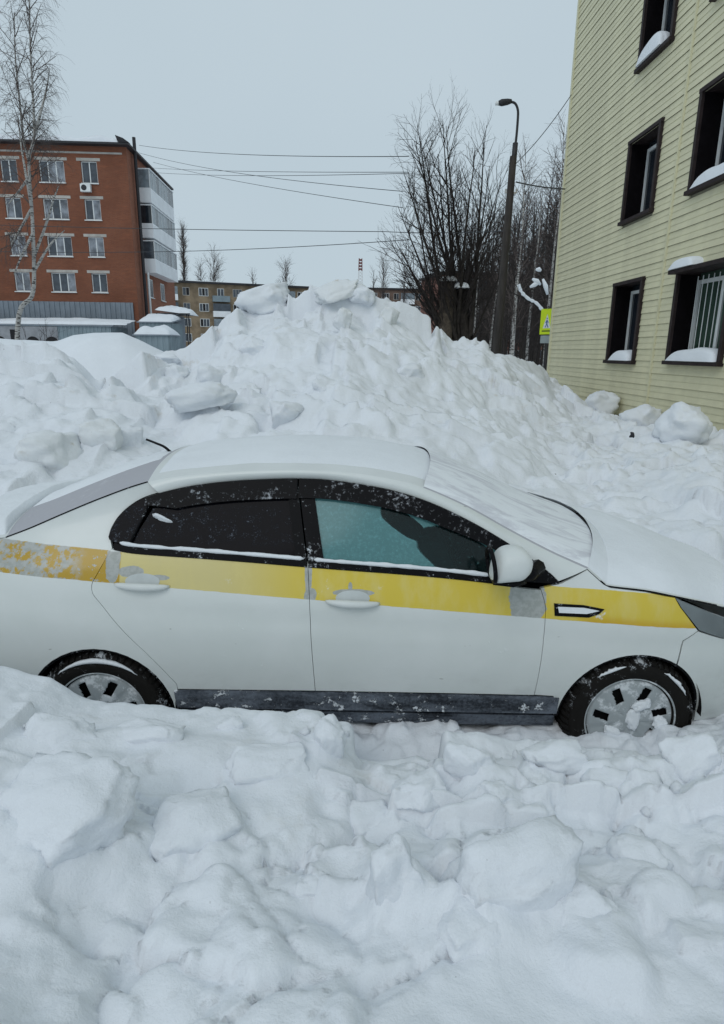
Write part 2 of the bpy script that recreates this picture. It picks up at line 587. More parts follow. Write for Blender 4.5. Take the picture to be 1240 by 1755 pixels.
back = np.clip(Y - Yr, 0, None)
Zr0 = np.interp(A, ra, rp[:, 2])
Z = np.where(Y > Yr, np.maximum(Zr0 - 0.55 * back - 0.02, 0.30), Z)
sd = np.clip(np.minimum(1, (Yr - Y + 0.6) / 2.0), 0.25, 1) * sstep(Y, 4.3, 5.2)
Z += sd * (0.16 * fbm(X * 0.75, Y * 0.75, 15, 3) + 0.06 * fbm(X * 2.2, Y * 2.2, 25, 3))
rng = random.Random(17)
spots = []
for i in range(900):
    x, y = rng.uniform(-9.5, 5.4), rng.uniform(4.8, 12.4)
    s = rng.choice([0.10, 0.13, 0.17, 0.22, 0.28, 0.36, 0.46])
    spots.append((x, y, s, s * rng.uniform(0.02, 0.20)))
for i in range(500):
    x, y = rng.uniform(-7.5, 5.0), rng.uniform(4.7, 11)
    s = rng.uniform(0.06, 0.12)
    spots.append((x, y, s, s * rng.uniform(0.2, 0.5)))
spots.sort(key=lambda q: -q[2])
clods(xs, ys, Z, spots, 5)
mk = sstep(fbm(X * 0.55, Y * 0.55, 191, 3), -0.35, 0.25) * sstep(Y, 4.4, 5.2) * np.clip(0.12 + (Yr - Y) / 3.5, 0.12, 1)
mk2 = sstep(fbm(X * 0.8, Y * 0.8, 193, 3), -0.35, 0.2) * sstep(Y, 4.4, 5.0)
Z += mk * chunky(X, Y, 0.66, 0.060, 0.30, 0.03, 21) + mk2 * (0.4 + 0.6 * mk) * (chunky(X, Y, 0.29, 0.040, 0.36, 0.022, 22) + chunky(X, Y, 0.14, 0.024, 0.34, 0.012, 23, 0.35))
Z = 0.60 * Z + 0.40 * blur(Z, 4, 1.2)
Z += sstep(Y, 4.3, 5) * (0.022 * fbm(X * 5, Y * 5, 35, 3) + 0.014 * fbm(X * 10, Y * 10, 37, 2))
# settle the crest: lumps may not raise the skyline of the heap
aa = np.linspace(-1.0, 0.62, 240)
want = np.interp(aa, ra, (rp[:, 2] - EYE) / rp[:, 1])
wt = sstep(s_rel, 0.62, 0.97)
for _ in range(3):
    ang = np.where((Y > 5) & (X < 5.5), (Z - EYE) / Y, -9)
    ib = np.clip(np.searchsorted(aa, X / Y), 0, len(aa) - 1)
    mx = np.full(len(aa), -9.0)
    np.maximum.at(mx, ib.ravel(), ang.ravel())
    dl = np.where(mx > -5, want - mx, 0)
    dl = np.convolve(np.pad(dl, 2, mode='edge'), [0.1, 0.2, 0.4, 0.2, 0.1], 'valid')
    Z += np.interp(X / Y, aa, dl) * Y * wt
edge = np.minimum(np.minimum(sstep(X, -12, -11), sstep(-Y, -18.1, -16.8)), 1)
Z = Z * edge - 0.06 * (1 - edge)
Z = np.where(Y < 4.3, np.minimum(Z, 0.03), Z)
field('snow_heap', xs, ys, Z, SNOWM, 'tall heap of ploughed snow rising behind the car')
HX, HY, HZ = xs, ys, Z


def heap_at(x, y):
    return ground_at(x, y, HX, HY, HZ)


# --- smooth untouched drift further back on the left
xs = np.arange(-17, -1.0, 0.12)
ys = np.arange(12, 24, 0.12)
X, Y = np.meshgrid(xs, ys)
ridge = [(-300, 560, 19), (31, 583, 19), (95, 584, 19), (125, 574, 19), (160, 571, 19), (210, 571, 19), (240, 583, 19), (270, 598, 19), (300, 612, 19), (420, 625, 19)]
rp = np.array([at(*c) for c in ridge])
Zr = np.interp(X / Y, rp[:, 0] / rp[:, 1], rp[:, 2])
Z = -0.05 + (Zr + 0.05) * np.exp(-((Y - 19) / 3.2) ** 4) + 0.05 * fbm(X * 0.5, Y * 0.5, 3, 3)
ed = sstep(Y, 12, 13.5) * sstep(-Y, -23.9, -22.5) * sstep(X, -17, -15.5) * sstep(-X, 1.0, 2.5)
Z = Z * ed - 0.06 * (1 - ed)
field('snow_drift', xs, ys, Z, SNOWC, 'smooth rounded snow drift in front of the sheds')
# --- low snow on the street beyond the heap, right
xs = np.arange(1.0, 16, 0.15)
ys = np.arange(20, 44, 0.15)
X, Y = np.meshgrid(xs, ys)
Z = 0.75 + 0.5 * fbm(X * 0.35, Y * 0.35, 77, 4) + 0.12 * fbm(X * 1.5, Y * 1.5, 78, 3)
ed = sstep(X, 1, 3) * sstep(-X, -16, -14) * sstep(Y, 20, 23) * sstep(-Y, -43.9, -38)
Z = Z * ed - 0.06 * (1 - ed)
field('snow_berm', xs, ys, Z, SNOWC, 'low snow berm along the street beside the wood')
# ------------------------------------------------------------------ snow lumps as bodies of their own


def lump_mesh(name, size, seed, rough=0.22, boxy=0.55, cuts=9, mat=None):
    """broken block of packed snow: a rounded, chipped box; size = half extents"""
    bm = bmesh.new()
    bmesh.ops.create_cube(bm, size=2.0)
    bmesh.ops.subdivide_edges(bm, edges=bm.edges[:], cuts=cuts, use_grid_fill=True)
    rg = random.Random(seed)
    off = Vector((rg.uniform(-50, 50), rg.uniform(-50, 50), rg.uniform(-50, 50)))
    planes = []
    for _ in range(5):
        d = Vector((rg.uniform(-1, 1), rg.uniform(-1, 1), rg.uniform(-0.6, 1))).normalized()
        planes.append((d, rg.uniform(0.72, 1.0)))
    for v in bm.verts:
        p = v.co
        q = p.lerp(p.normalized() * 1.12, 1 - boxy)
        for d, k in planes:                          # chipped corners
            h = q.dot(d) - k
            if h > 0:
                q = q - d * h * 0.9
        n1 = mnoise.fractal(q * 1.1 + off, 0.9, 2.1, 3)
        n2 = mnoise.fractal(q * 4.2 + off, 0.9, 2.1, 3)
        q = q * (1 + rough * n1 + rough * 0.22 * n2)
        v.co = Vector((q.x * size[0], q.y * size[1], q.z * size[2]))
    me = bpy.data.meshes.new(name)
    bm.to_mesh(me)
    bm.free()
    me.polygons.foreach_set('use_smooth', [True] * len(me.polygons))
    me.materials.append(mat or SNOW)
    return me


def lump(name, loc, size, seed, label, rot=(0, 0, 0), mat=None, rough=0.22, boxy=0.55, cat='snow block', group=None, cuts=9):
    o = link(name, lump_mesh(name, size, seed, rough, boxy, cuts, mat), None, loc)
    o.rotation_euler = rot
    return tag(o, label, cat, group)


def cap_mesh(lx, ly, th, seed, over=0.06, mat=None, nx=26, ny=14, sag=0.0):
    """settled snow on a ledge or roof: flat below, domed and uneven above"""
    rg = random.Random(seed)
    ox = rg.uniform(0, 90)
    b = MB()

    def e(u):
        return (1 - abs(2 * u - 1) ** 3.5) ** 0.55 if 0 < u < 1 else 0.0

    def top(u, v):
        n = mnoise.fractal(Vector((u * lx * 0.9 + ox, v * ly * 0.9, ox)), 0.9, 2, 3)
        h = th * (e(u) * e(v)) * (1 + 0.35 * n)
        k = 1 + 0.04 * mnoise.noise(Vector((u * 5 + ox, v * 5, 1)))
        return ((u - 0.5) * (lx + 2 * over) * k, (v - 0.5) * (ly + 2 * over) * k, h - sag * (e(u) < 0.01))
    b.grid(top, nx, ny)
    b.grid(lambda u, v: (top(u, v)[0], top(u, v)[1], -0.004), nx, ny)
    return b.mesh('settled_snow', mat or SNOWC, True)


def cap(loc, lx, ly, th, seed, label, rz=0, tilt=(0, 0), group=None):
    o = link('settled_snow', cap_mesh(lx, ly, th, seed), None, loc)
    o.rotation_euler = (tilt[0], tilt[1], rz)
    return tag(o, label, 'snow', group)


# ------------------------------------------------------------------ building clad in yellow siding
SIDING = pm('siding_vinyl', (0.645, 0.61, 0.42), 0.55, 0.06, 3, 0.05, spec=0.3)
JOINT = pm('siding_joint', (0.65, 0.62, 0.43), 0.55, 0.05, 4)
TRIM = pm('brown_metal_trim', (0.030, 0.022, 0.022), 0.6, 0.2, 8, spec=0.15)
REVEAL = pm('dark_reveal', (0.006, 0.005, 0.006), 0.8, 0.2, 8, spec=0.05)
WHITEPL = pm('white_plastic', (0.72, 0.74, 0.74), 0.4, 0.05, 4)
INNER = pm('dark_interior', (0.02, 0.02, 0.022), 0.9, 0.2, 3)


def glass_mat(name, col, rough=0.08, spec=0.6):
    k = NT(name)
    k.l(k.mix(k.step(k.noise(2.5, 3), 0.35, 0.65), tuple(c * 0.7 for c in col), col), k.b.inputs['Base Color'])
    k.b.inputs['Roughness'].default_value = rough
    k.b.inputs['Specular IOR Level'].default_value = spec
    return k.m


GL_DARK = glass_mat('window_glass_dark', (0.022, 0.028, 0.036))
GL_GREEN = glass_mat('window_glass_green', (0.05, 0.085, 0.065))

P0 = at(941, 607, 19.2)
wd = Vector((0.028, -1, 0)).normalized()
yb = thing('siding_building', (P0[0], P0[1], 0), 'tall building clad in pale yellow horizontal siding with dark brown window trims', 'building', math.atan2(wd.y, wd.x))
wn = Vector((wd.y, -wd.x, 0))         # outward, to the left


def wallq(px, py):
    d = fw * F + cr_ * (px - 620) - cu_ * (py - 877.5)
    n = np.array([wn.x, wn.y, 0])
    t = (np.array([P0[0], P0[1], 0]) - np.array([0, 0, EYE])).dot(n) / d.dot(n)
    p = np.array([0, 0, EYE]) + d * t
    return (p[0] - P0[0]) * wd.x + (p[1] - P0[1]) * wd.y, p[2]


TOPZ = 12.6
q1a, zb1 = wallq(1041, 617)
q1b, _ = wallq(1088, 617)
_, zt1 = wallq(1055, 490)
_, zb2 = wallq(1068, 381)
_, zt2 = wallq(1083, 246)
_, zb3 = wallq(1096, 119)
q2a, zb1c = wallq(1144, 618)
_, zt1c = wallq(1160, 470)
qj, _ = wallq(1113, 650)
q2b = q2a + 1.75
zt3 = zb3 + (zt2 - zb2)
qj2, qend = qj + 4.6, qj + 10.2
wins = [(q1a, q1b, zb1, zt1, 'a'), (q1a, q1b, zb2, zt2, 'b'), (q1a, q1b, zb3, zt3, 'c'),
        (q2a, q2b, zb1c, zt1c, 'd'), (q2a, q2b, zb2, zt2, 'e'), (q2a, q2b, zb3, zt3, 'f')]
DEP = 0.40
# core of the building behind the cladding, with the window recesses left open
core = MB()
us = sorted({0, qend, q1a, q1b, q2a, q2b})
for a, b in zip(us, us[1:]):
    cut = sorted([(z0, z1) for (qa, qb, z0, z1, _) in wins if qa <= a + 1e-6 and qb >= b - 1e-6])
    z = -0.03
    for z0, z1 in cut + [(TOPZ, TOPZ)]:
        core.box(a, b, 0.02, DEP, z, z0)
        z = z1
core.box(0, qend, DEP + 0.002, 9, -0.03, TOPZ - 0.01)
core.build('wall', pm('wall_core', (0.22, 0.21, 0.15), 0.9), yb)
# siding courses, each board cut round the windows
H1 = 0.236
prof = [(0.0, 0.012), (-0.022, 0.0), (-0.020, 0.012), (-0.006, 0.112), (-0.006, 0.118), (-0.014, 0.118), (-0.013, 0.126), (-0.005, 0.230), (0.0, 0.236)]
shared = {}


def board(q0, q1, z):
    if q1 - q0 < 0.05:
        return
    key = round(q1 - q0, 3)
    if key not in shared:
        b = MB()
        b.add([(0, y, zz) for y, zz in prof] + [(key, y, zz) for y, zz in prof],
              [(i, i + 1, len(prof) + i + 1, len(prof) + i) for i in range(len(prof) - 1)] + [tuple(range(len(prof))), tuple(range(len(prof), 2 * len(prof)))[::-1]])
        shared[key] = b.mesh('siding_board', SIDING)
    link('siding_board', shared[key], yb, (q0, 0.018, z))


nrow = int(TOPZ / H1)
for i in range(nrow):
    z = i * H1
    if z < 0.2:
        continue
    for a, b in ((0.0, qj - 0.03), (qj + 0.03, qj2 - 0.03), (qj2 + 0.03, qend)):
        segs = [(a, b)]
        for (qa, qb, z0, z1, _) in wins:
            if z + H1 > z0 + 0.10 and z < z1 - 0.10:
                segs = [s2 for (s0, s1) in segs for s2 in ((s0, min(s1, qa)), (max(s0, qb), s1)) if s2[1] - s2[0] > 0.05]
        for s0, s1 in segs:
            board(s0, s1, z)
for q in (qj, qj2):
    MB().box(q - 0.034, q + 0.034, -0.014, 0.02, 0, TOPZ).box(q - 0.012, q + 0.012, -0.022, -0.0145, 0, TOPZ).build('joint_strip', JOINT, yb)
MB().box(-0.07, 0.05, -0.020, 0.02, 0, TOPZ).box(-0.07, -0.045, 0.0205, 9, 0, TOPZ).build('corner_strip', JOINT, yb)
MB().box(-0.3, qend, -0.35, 9.2, TOPZ, TOPZ + 0.18).build('roof', TRIM, yb)
for (qa, qb, z0, z1, k) in wins:
    # boxed metal surround standing proud of the wall, deep dark reveals
    wnd = MB().box(qa - 0.015, qa + 0.07, -0.055, DEP, z0, z1 - 0.001).build('window', TRIM, yb)
    MB().box(qb - 0.07, qb + 0.015, -0.055, DEP, z0, z1 - 0.001).build('jamb', TRIM, wnd)
    hood = 0.20 if k in 'd' else 0.075
    MB().hexa([(qa - 0.03, -0.06 if k != 'd' else -0.20, z1 - 0.02), (qb + 0.03, -0.06 if k != 'd' else -0.20, z1 - 0.02), (qb + 0.03, DEP, z1), (qa - 0.03, DEP, z1),
               (qa - 0.03, -0.06 if k != 'd' else -0.20, z1 + 0.05), (qb + 0.03, -0.06 if k != 'd' else -0.20, z1 + 0.05), (qb + 0.03, DEP, z1 + 0.11), (qa - 0.03, DEP, z1 + 0.11)]).build('lintel', TRIM, wnd)
    MB().hexa([(qa - 0.03, -0.10, z0 - 0.07), (qb + 0.03, -0.10, z0 - 0.07), (qb + 0.03, DEP, z0 - 0.07), (qa - 0.03, DEP, z0 - 0.07),
               (qa - 0.03, -0.10, z0), (qb + 0.03, -0.10, z0), (qb + 0.03, DEP, z0 + 0.04), (qa - 0.03, DEP, z0 + 0.04)]).build('sill', TRIM, wnd)
    MB().box(qa + 0.071, qa + 0.08, 0.0, DEP - 0.02, z0 + 0.04, z1 - 0.03).build('reveal', REVEAL, wnd)
    MB().box(qa + 0.07, qb - 0.07, DEP - 0.035, DEP - 0.02, z0, z1).build('pane', GL_GREEN if k == 'd' else GL_DARK, wnd)
    fr = MB()
    m0, m1 = qa + 0.09, qb - 0.075
    fr.box(m0, m0 + 0.05, DEP - 0.07, DEP - 0.036, z0 + 0.05, z1 - 0.12)
    fr.box(m1 - 0.05, m1, DEP - 0.07, DEP - 0.036, z0 + 0.05, z1 - 0.12)
    fr.box(m0 + 0.051, m1 - 0.051, DEP - 0.07, DEP - 0.036, z1 - 0.19, z1 - 0.121)
    fr.box(m0 + 0.051, m1 - 0.051, DEP - 0.07, DEP - 0.036, z0 + 0.05, z0 + 0.12)
    mc = (m0 + m1) / 2
    fr.box(mc - 0.035, mc + 0.035, DEP - 0.068, DEP - 0.036, z0 + 0.121, z1 - 0.191)
    fr.build('frame', WHITEPL, wnd)
    if k == 'd':        # white security bars outside the pane
        for j in range(9):
            u = qa + 0.18 + j * 0.17
            MB().tube([(u, DEP - 0.13, z0 + 0.05), (u, DEP - 0.13, z1 - 0.06)], 0.008, 5).build('bar', WHITEPL, wnd)


def on_wall(q, n, z):
    p = Vector((P0[0], P0[1], 0)) + wd * q + wn * n
    return (p.x, p.y, z)


rzw = math.atan2(wd.y, wd.x)
cap(on_wall((q1a + q1b) / 2, -0.10, zb1 + 0.012), (q1b - q1a) * 0.62, 0.26, 0.20, 1, 'rounded snow heap on the sill of the lower narrow window', rzw, (0.06, 0))
cap(on_wall((q2a + q2b) / 2, -0.08, zb1c + 0.012), (q2b - q2a) * 0.82, 0.26, 0.24, 2, 'long snow heap on the sill of the barred lower window', rzw, (0.06, 0))
cap(on_wall((q2a + q2b) / 2, -0.08, zb2 + 0.012), (q2b - q2a) * 0.80, 0.24, 0.26, 3, 'snow heap on the sill of the upper window at the right edge', rzw, (0.06, 0))
cap(on_wall(q2a + 0.38, 0.06, zt1c + 0.072), 0.68, 0.22, 0.17, 4, 'snow lying on the hood above the barred lower window', rzw, (0.1, 0))
cap(on_wall(q1a + 0.62, -0.02, zb3 + 0.008), 0.9, 0.2, 0.30, 5, 'snow on the sill of the topmost window under the picture top', rzw, (0.06, 0))

# ------------------------------------------------------------------ red brick block of flats, left


def brick_mat(name, a, b, sc=1.0):
    k = NT(name)
    br = k.n('ShaderNodeTexBrick')
    br.inputs['Color1'].default_value = (*a, 1)
    br.inputs['Color2'].default_value = (*b, 1)
    br.inputs['Mortar'].default_value = (0.17, 0.10, 0.07, 1)
    br.inputs['Scale'].default_value = 1.0
    br.inputs['Mortar Size'].default_value = 0.010
    br.inputs['Brick Width'].default_value = 0.26
    br.inputs['Row Height'].default_value = 0.08
    x = k.xyz()
    cx = k.n('ShaderNodeCombineXYZ')
    k.l(k.math('ADD', x[0], x[1]), cx.inputs[0])
    k.l(x[2], cx.inputs[1])
    k.l(cx.outputs[0], br.inputs['Vector'])
    f = k.noise(0.35, 5, 0.6)
    f2 = k.noise(2.0, 4, 0.6, stretch=(0.4, 0.4, 3))
    c = k.mix(k.step(f, 0.35, 0.7, 0, 0.45), br.outputs['Color'], tuple(v * 0.55 for v in a))
    c = k.mix(k.step(f2, 0.5, 0.75, 0, 0.35), c, tuple(min(1, v * 1.35) for v in b))
    k.l(c, k.b.inputs['Base Color'])
    k.b.inputs['Roughness'].default_value = 0.9
    return k.m


BRICK = brick_mat('red_brick', (0.195, 0.059, 0.028), (0.24, 0.077, 0.036))
BRICK_SIDE = brick_mat('side_brick', (0.26, 0.088, 0.046), (0.30, 0.11, 0.06))  # lighter tone of the brick, for the side wall only
CONC = pm('pale_concrete', (0.42, 0.40, 0.37), 0.9, 0.15, 1.5)
CURT = pm('net_curtain', (0.23, 0.25, 0.28), 0.8, 0.45, 1.6)
GL_FLAT = glass_mat('flat_glass', (0.075, 0.09, 0.11), 0.15, 0.5)
DARKMET = pm('dark_metal', (0.03, 0.03, 0.034), 0.55, 0.2, 5)
BALC = pm('white_balcony_panel', (0.78, 0.80, 0.82), 0.5, 0.05, 1.0)
BGLASS = glass_mat('balcony_glass', (0.22, 0.26, 0.29), 0.15, 0.5)

A3 = at(236, 520, 55)
AR = R(3.0)
bb = thing('brick_apartment_block', (A3[0], A3[1], 0), 'red brick block of flats with white glazed balconies round its corner', 'building', AR)
s_ = 55 / 1150.0
EAVE = at(215, 252, 55)[2]
rows = [at(150, y, 55)[2] for y in (277, 342, 406.5, 468.5)]          # tops of the windows
hts = [1.62, 1.56, 1.54, 1.52]
colsw = [(-3.05, 1.28, 2), (-6.0, 1.98, 3), (-9.35, 1.28, 2), (-12.6, 1.98, 3), (-15.6, 1.28, 2), (-19, 1.98, 3)]
BD = 13.4
BASE_TOP = at(150, 518, 55)[2]
SW = [(4.2, 1.25), (8.3, 1.25)]         # windows of the side face on the second floor
wl = MB()
ops = [(c - wdt / 2, c + wdt / 2, z - h, z) for z, h in zip(rows, hts) for c, wdt, _ in colsw]
us = sorted({-30.0, 0.0} | {c - wdt / 2 for c, wdt, _ in colsw} | {c + wdt / 2 for c, wdt, _ in colsw})
for a, b in zip(us, us[1:]):
    cut = sorted([(z0, z1) for (u0, u1, z0, z1) in ops if u0 <= a + 1e-6 and u1 >= b - 1e-6])
    z = -0.03
    for z0, z1 in cut + [(EAVE, EAVE)]:
        wl.box(a, b, 0, 0.38, z, z0)
        z = z1
wl.box(-30, -0.385, 0.385, BD, -0.03, EAVE)
wl.build('wall', BRICK, bb)
MB().box(-0.38, 0.003, 0.003, BD, -0.03, EAVE - 0.01).build('side_wall', BRICK_SIDE, bb)
rng = random.Random(3)
for z, h in zip(rows, hts):
    for c, wdt, n in colsw:
        wnd = MB()
        x0, x1, z0, z1 = c - wdt / 2, c + wdt / 2, z - h, z
        t = 0.075
        wnd.box(x0, x1, 0.14, 0.2, z0, z0 + t).box(x0, x1, 0.14, 0.2, z1 - t, z1)
        for k in range(n + 1):
            u = x0 + (x1 - x0 - t) * k / n
            wnd.box(u, u + t, 0.14, 0.2, z0 + t + 0.001, z1 - t - 0.001)
        wo = wnd.build('window', WHITEPL, bb)
        for k in range(n):
            u0 = x0 + (x1 - x0 - t) * k / n + t
            u1 = x0 + (x1 - x0 - t) * (k + 1) / n
            MB().box(u0, u1, 0.17, 0.18, z0 + t, z1 - t).build('pane', GL_FLAT if rng.random() < 0.6 else CURT, wo)
        MB().box(x0 - 0.06, x1 + 0.06, -0.10, 0.139, z0 - 0.07, z0 - 0.002).build('sill', WHITEPL, wo)
        MB().box(x0 - 0.30, x1 + 0.28, -0.012, 0.05, z1 + 0.005, z1 + 0.22).build('lintel', CONC, wo)
for (yc, wdt) in SW:
    z1, z0 = rows[3] - 0.05, rows[3] - 1.5
    wo = MB().box(0.004, 0.05, yc - wdt / 2 - 0.06, yc + wdt / 2 + 0.06, z0 - 0.06, z1 + 0.06).build('window', WHITEPL, bb)
    for k in (0, 1):
        MB().box(0.0505, 0.056, yc - wdt / 2 + k * (wdt / 2 + 0.02), yc - 0.04 + k * (wdt / 2 + 0.02), z0, z1).build('pane', GL_FLAT, wo)
    MB().box(0.004, 0.16, yc - wdt / 2 - 0.15, yc + wdt / 2 + 0.15, z0 - 0.12, z0 - 0.061).build('sill', WHITEPL, wo)
# balconies of the three upper floors
for fi, zt in enumerate(rows[:3]):
    y0, y1, dp = 2.5, 10.6, 1.05
    zb_, zm, zt_ = zt - 2.42, zt - 1.27, zt + 0.13
    ba = MB().box(0.004, dp, y0, y1, zb_, zb_ + 0.14).box(dp - 0.05, dp, y0, y1, zb_ + 0.141, zm).box(0.004, dp - 0.051, y0, y0 + 0.05, zb_ + 0.141, zm).box(0.004, dp - 0.051, y1 - 0.05, y1, zb_ + 0.141, zm).build('balcony', BALC, bb)
    MB().box(0.004, dp + 0.05, y0 - 0.05, y1 + 0.05, zt_, zt_ + 0.09).build('balcony_roof', BALC, ba)
    nm = 8
    for k in range(nm + 1):
        yk = y0 + (y1 - y0 - 0.06) * k / nm
        MB().box(dp - 0.055, dp - 0.005, yk, yk + 0.06, zm + 0.001, zt_ - 0.001).build('mullion', WHITEPL, ba)
    for k in range(nm):
        yk = y0 + (y1 - y0 - 0.06) * k / nm
        open_ = (fi == 1 and k == 0)
        MB().box(dp - 0.035, dp - 0.025, yk + 0.06, yk + (y1 - y0 - 0.06) / nm, zm, zt_).build('pane', BGLASS if rng.random() < 0.75 else GL_FLAT, ba)
    MB().box(0.02, dp - 0.06, y0 + 0.02, y0 + 0.03, zm, zt_).build('pane', GL_DARK if fi == 1 else (BGLASS if fi == 0 else GL_FLAT), ba)
    MB().box(0.004, 0.06, y0, y0 + 0.05, zm + 0.001, zt_ - 0.001).build('mullion', WHITEPL, ba)
# eaves, roof, rake board, pipes
MB().box(-30.4, 0.42, -0.65, BD + 0.4, EAVE, EAVE + 0.15).build('eave', DARKMET, bb)
MB().box(-30.2, -0.35, -0.02, 0.10, EAVE - 0.55, EAVE - 0.42).build('cornice', CONC, bb)
MB().hexa([(-0.4, -0.7, EAVE + 0.161), (0.45, -0.7, EAVE + 0.161), (0.45, -0.2, EAVE + 0.161), (-0.4, -0.2, EAVE + 0.161), (-0.55, -0.8, EAVE + 0.62), (0.05, -0.8, EAVE + 0.42), (0.3, -0.2, EAVE + 0.2), (-0.4, -0.2, EAVE + 0.4)]).build('rake_board', DARKMET, bb)
MB().tube([(0.30, 1.35, 0.5), (0.30, 1.35, EAVE + 1.1)], 0.14, 8).build('drain_pipe', DARKMET, bb)
MB().tube([(0.50, 1.9, 2.2), (0.50, 1.9, EAVE - 9.2)], 0.10, 8).build('vent_pipe', WHITEPL, bb)
MB().grid(lambda u, v: (-30.3 + 30.3 * u, -0.62 + 9 * v * v - 0.05 * mnoise.noise(Vector((u * 30, 0, 7))) * (v < 0.2), EAVE + 0.148 + (0.30 + 0.22 * mnoise.fractal(Vector((u * 22, v * 4, 3)), 1, 2, 3)) * min(1, (1 - abs(2 * u - 1)) * 40) * min(1, v * 12) ** 0.6), 160, 24).build('roof_snow', SNOWC, bb, True)
# air conditioner under the top window
ac = MB().box(-3.75, -2.95, -0.42, -0.12, rows[0] - 2.32, rows[0] - 1.75).build('air_conditioner', WHITEPL, bb)
fanr = MB()
for k in range(20):
    q0, q1 = 2 * math.pi * k / 20, 2 * math.pi * (k + 1) / 20
    fanr.add([(-3.45, -0.424, rows[0] - 2.03), (-3.45 + 0.22 * math.cos(q0), -0.424, rows[0] - 2.03 + 0.22 * math.sin(q0)), (-3.45 + 0.22 * math.cos(q1), -0.424, rows[0] - 2.03 + 0.22 * math.sin(q1))], [(0, 1, 2)])
fanr.build('fan_grille', DARKMET, ac)
# ribbed metal cladding of the ground floor
GREYMET = pm('grey_profiled_sheet', (0.20, 0.235, 0.275), 0.45, 0.1, 1.2, metal=0.0, spec=0.5)
GREYBL = pm('blue_grey_sheet', (0.20, 0.255, 0.285), 0.5, 0.12, 1.0, spec=0.5)


def ribbed(b, p0, p1, z0, z1, n, pitch=0.2, dep=0.035):
    p0, p1, n = Vector(p0), Vector(p1), Vector(n)
    L = (p1 - p0).length
    pr = []
    k = 0
    while k * pitch < L:
        for o, d in ((0, 0), (0.42, 0), (0.5, 1), (0.92, 1)):
            x = (k + o) * pitch
            if x <= L:
                pr.append((x, d * dep))
        k += 1
    dirv = (p1 - p0).normalized()
    vs = []
    for x, d in pr:
        p = p0 + dirv * x + n * d
        vs += [(p.x, p.y, z0), (p.x, p.y, z1)]
    b.add(vs, [(2 * i, 2 * i + 2, 2 * i + 3, 2 * i + 1) for i in range(len(pr) - 1)])
    return b


ribbed(MB(), (-30, -0.06, 0), (-0.25, -0.06, 0), 0, BASE_TOP, (0, -1, 0), 0.42, 0.06).build('metal_cladding', GREYMET, bb, fix=False)

# ------------------------------------------------------------------ sheds in front of the brick block


def shed(name, px0, px1, pyt, Yd, depth, slope, label, mat, cap_th, seed, caplab, ribs=0.3, hgt=None, over=0.15, capy=1.0):
    a, b = at(px0, pyt, Yd), at(px1, pyt, Yd)
    L = b[0] - a[0]
    h = a[2]
    t = thing(name, ((a[0] + b[0]) / 2, Yd, 0), label, 'shed')
    bw = MB()
    ribbed(bw, (-L / 2, 0, 0), (L / 2, 0, 0), 0, h, (0, -1, 0), ribs)
    ribbed(bw, (L / 2, 0, 0), (L / 2, depth, 0), 0, h, (1, 0, 0), ribs)
    bw.box(-L / 2 + 0.02, L / 2 - 0.02, 0.02, depth, 0, h - 0.02)
    bw.build('wall', mat, t, fix=False)
    MB().hexa([(-L / 2 - over, -over, h + 0.002), (L / 2 + over, -over, h + 0.002), (L / 2 + over, depth, h + 0.002 + slope), (-L / 2 - over, depth, h + 0.002 + slope),
               (-L / 2 - over, -over, h + 0.08), (L / 2 + over, -over, h + 0.08), (L / 2 + over, depth, h + 0.08 + slope), (-L / 2 - over, depth, h + 0.08 + slope)]).build('roof', GREYMET, t)
    if cap_th:
        cap(((a[0] + b[0]) / 2, Yd + depth * 0.48, h + 0.085 + slope * 0.5), L * 1.0, depth * capy, cap_th, seed, caplab, 0, (math.atan2(slope, depth), 0))
    return t, L, h


g, L, h = shed('garage_shed', -150, 190, 556, 50, 3.2, 0.55, 'long low grey metal lean-to with dark arched openings', GREYBL, 0, 1, '', 0.3)
ARCHM = pm('pale_render', (0.27, 0.28, 0.30), 0.8, 0.15, 2)
MB().box(-L / 2 - 0.05, L / 2 - 4.2, -0.10, -0.05, 0, h - 0.05).build('front_panel', ARCHM, g)
for i, xx in enumerate([-4.7, -6.2, -8.8, -10.6, -12.6]):
    b = MB()
    ar = [(0.55 * math.cos(math.pi * k / 14), 0.55 * math.sin(math.pi * k / 14)) for k in range(15)]
    b.prism([(L / 2 + xx + x, -0.104, h - 1.35 + z) for x, z in ar] + [(L / 2 + xx - 0.55, -0.104, h - 2.6), (L / 2 + xx + 0.55, -0.104, h - 2.6)], (0, -0.012, 0))
    b.build('arched_opening', INNER, g)
MB().box(L / 2 - 7.9, L / 2 - 7.3, -0.112, -0.101, 0, h - 0.3).build('doorway', INNER, g)
cap((g.location.x + 3.2, 51.4, h + 0.36), 11, 2.6, 0.22, 8, 'long patchy snow sheet on the roof of the grey lean-to', 0, (0.17, 0))
shed('metal_kiosk', 231, 290, 575, 46, 2.4, 0.0, 'small blue-grey metal kiosk under a thick snow cap', GREYBL, 0.62, 11, 'thick domed snow cap on the small metal kiosk', 0.4)
shed('metal_shed', 238, 293, 553, 51, 3.0, 0.4, 'blue-grey corrugated shed with snowy sloping roof at the brick corner', GREYBL, 0.42, 12, 'snow slab on the corrugated shed behind the kiosk', 0.3)
t, L, h = shed('porch_shed', 262, 300, 540, 53.5, 2.6, 0.25, 'grey porch box with overhanging snowy roof beside brick wall', GREYMET, 0, 13, '', 0.3)
pa = at(290, 536, 53)
cap((pa[0] + 0.2, 54.5, pa[2] + 0.05), 2.9, 2.4, 0.5, 14, 'snow pillow overhanging the porch roof beside the brick block', 0, (0.0, 0.12))
MB().box(-0.6, 2.2, -0.3, 2.5, h + 0.085, h + 0.16).build('canopy', DARKMET, t)
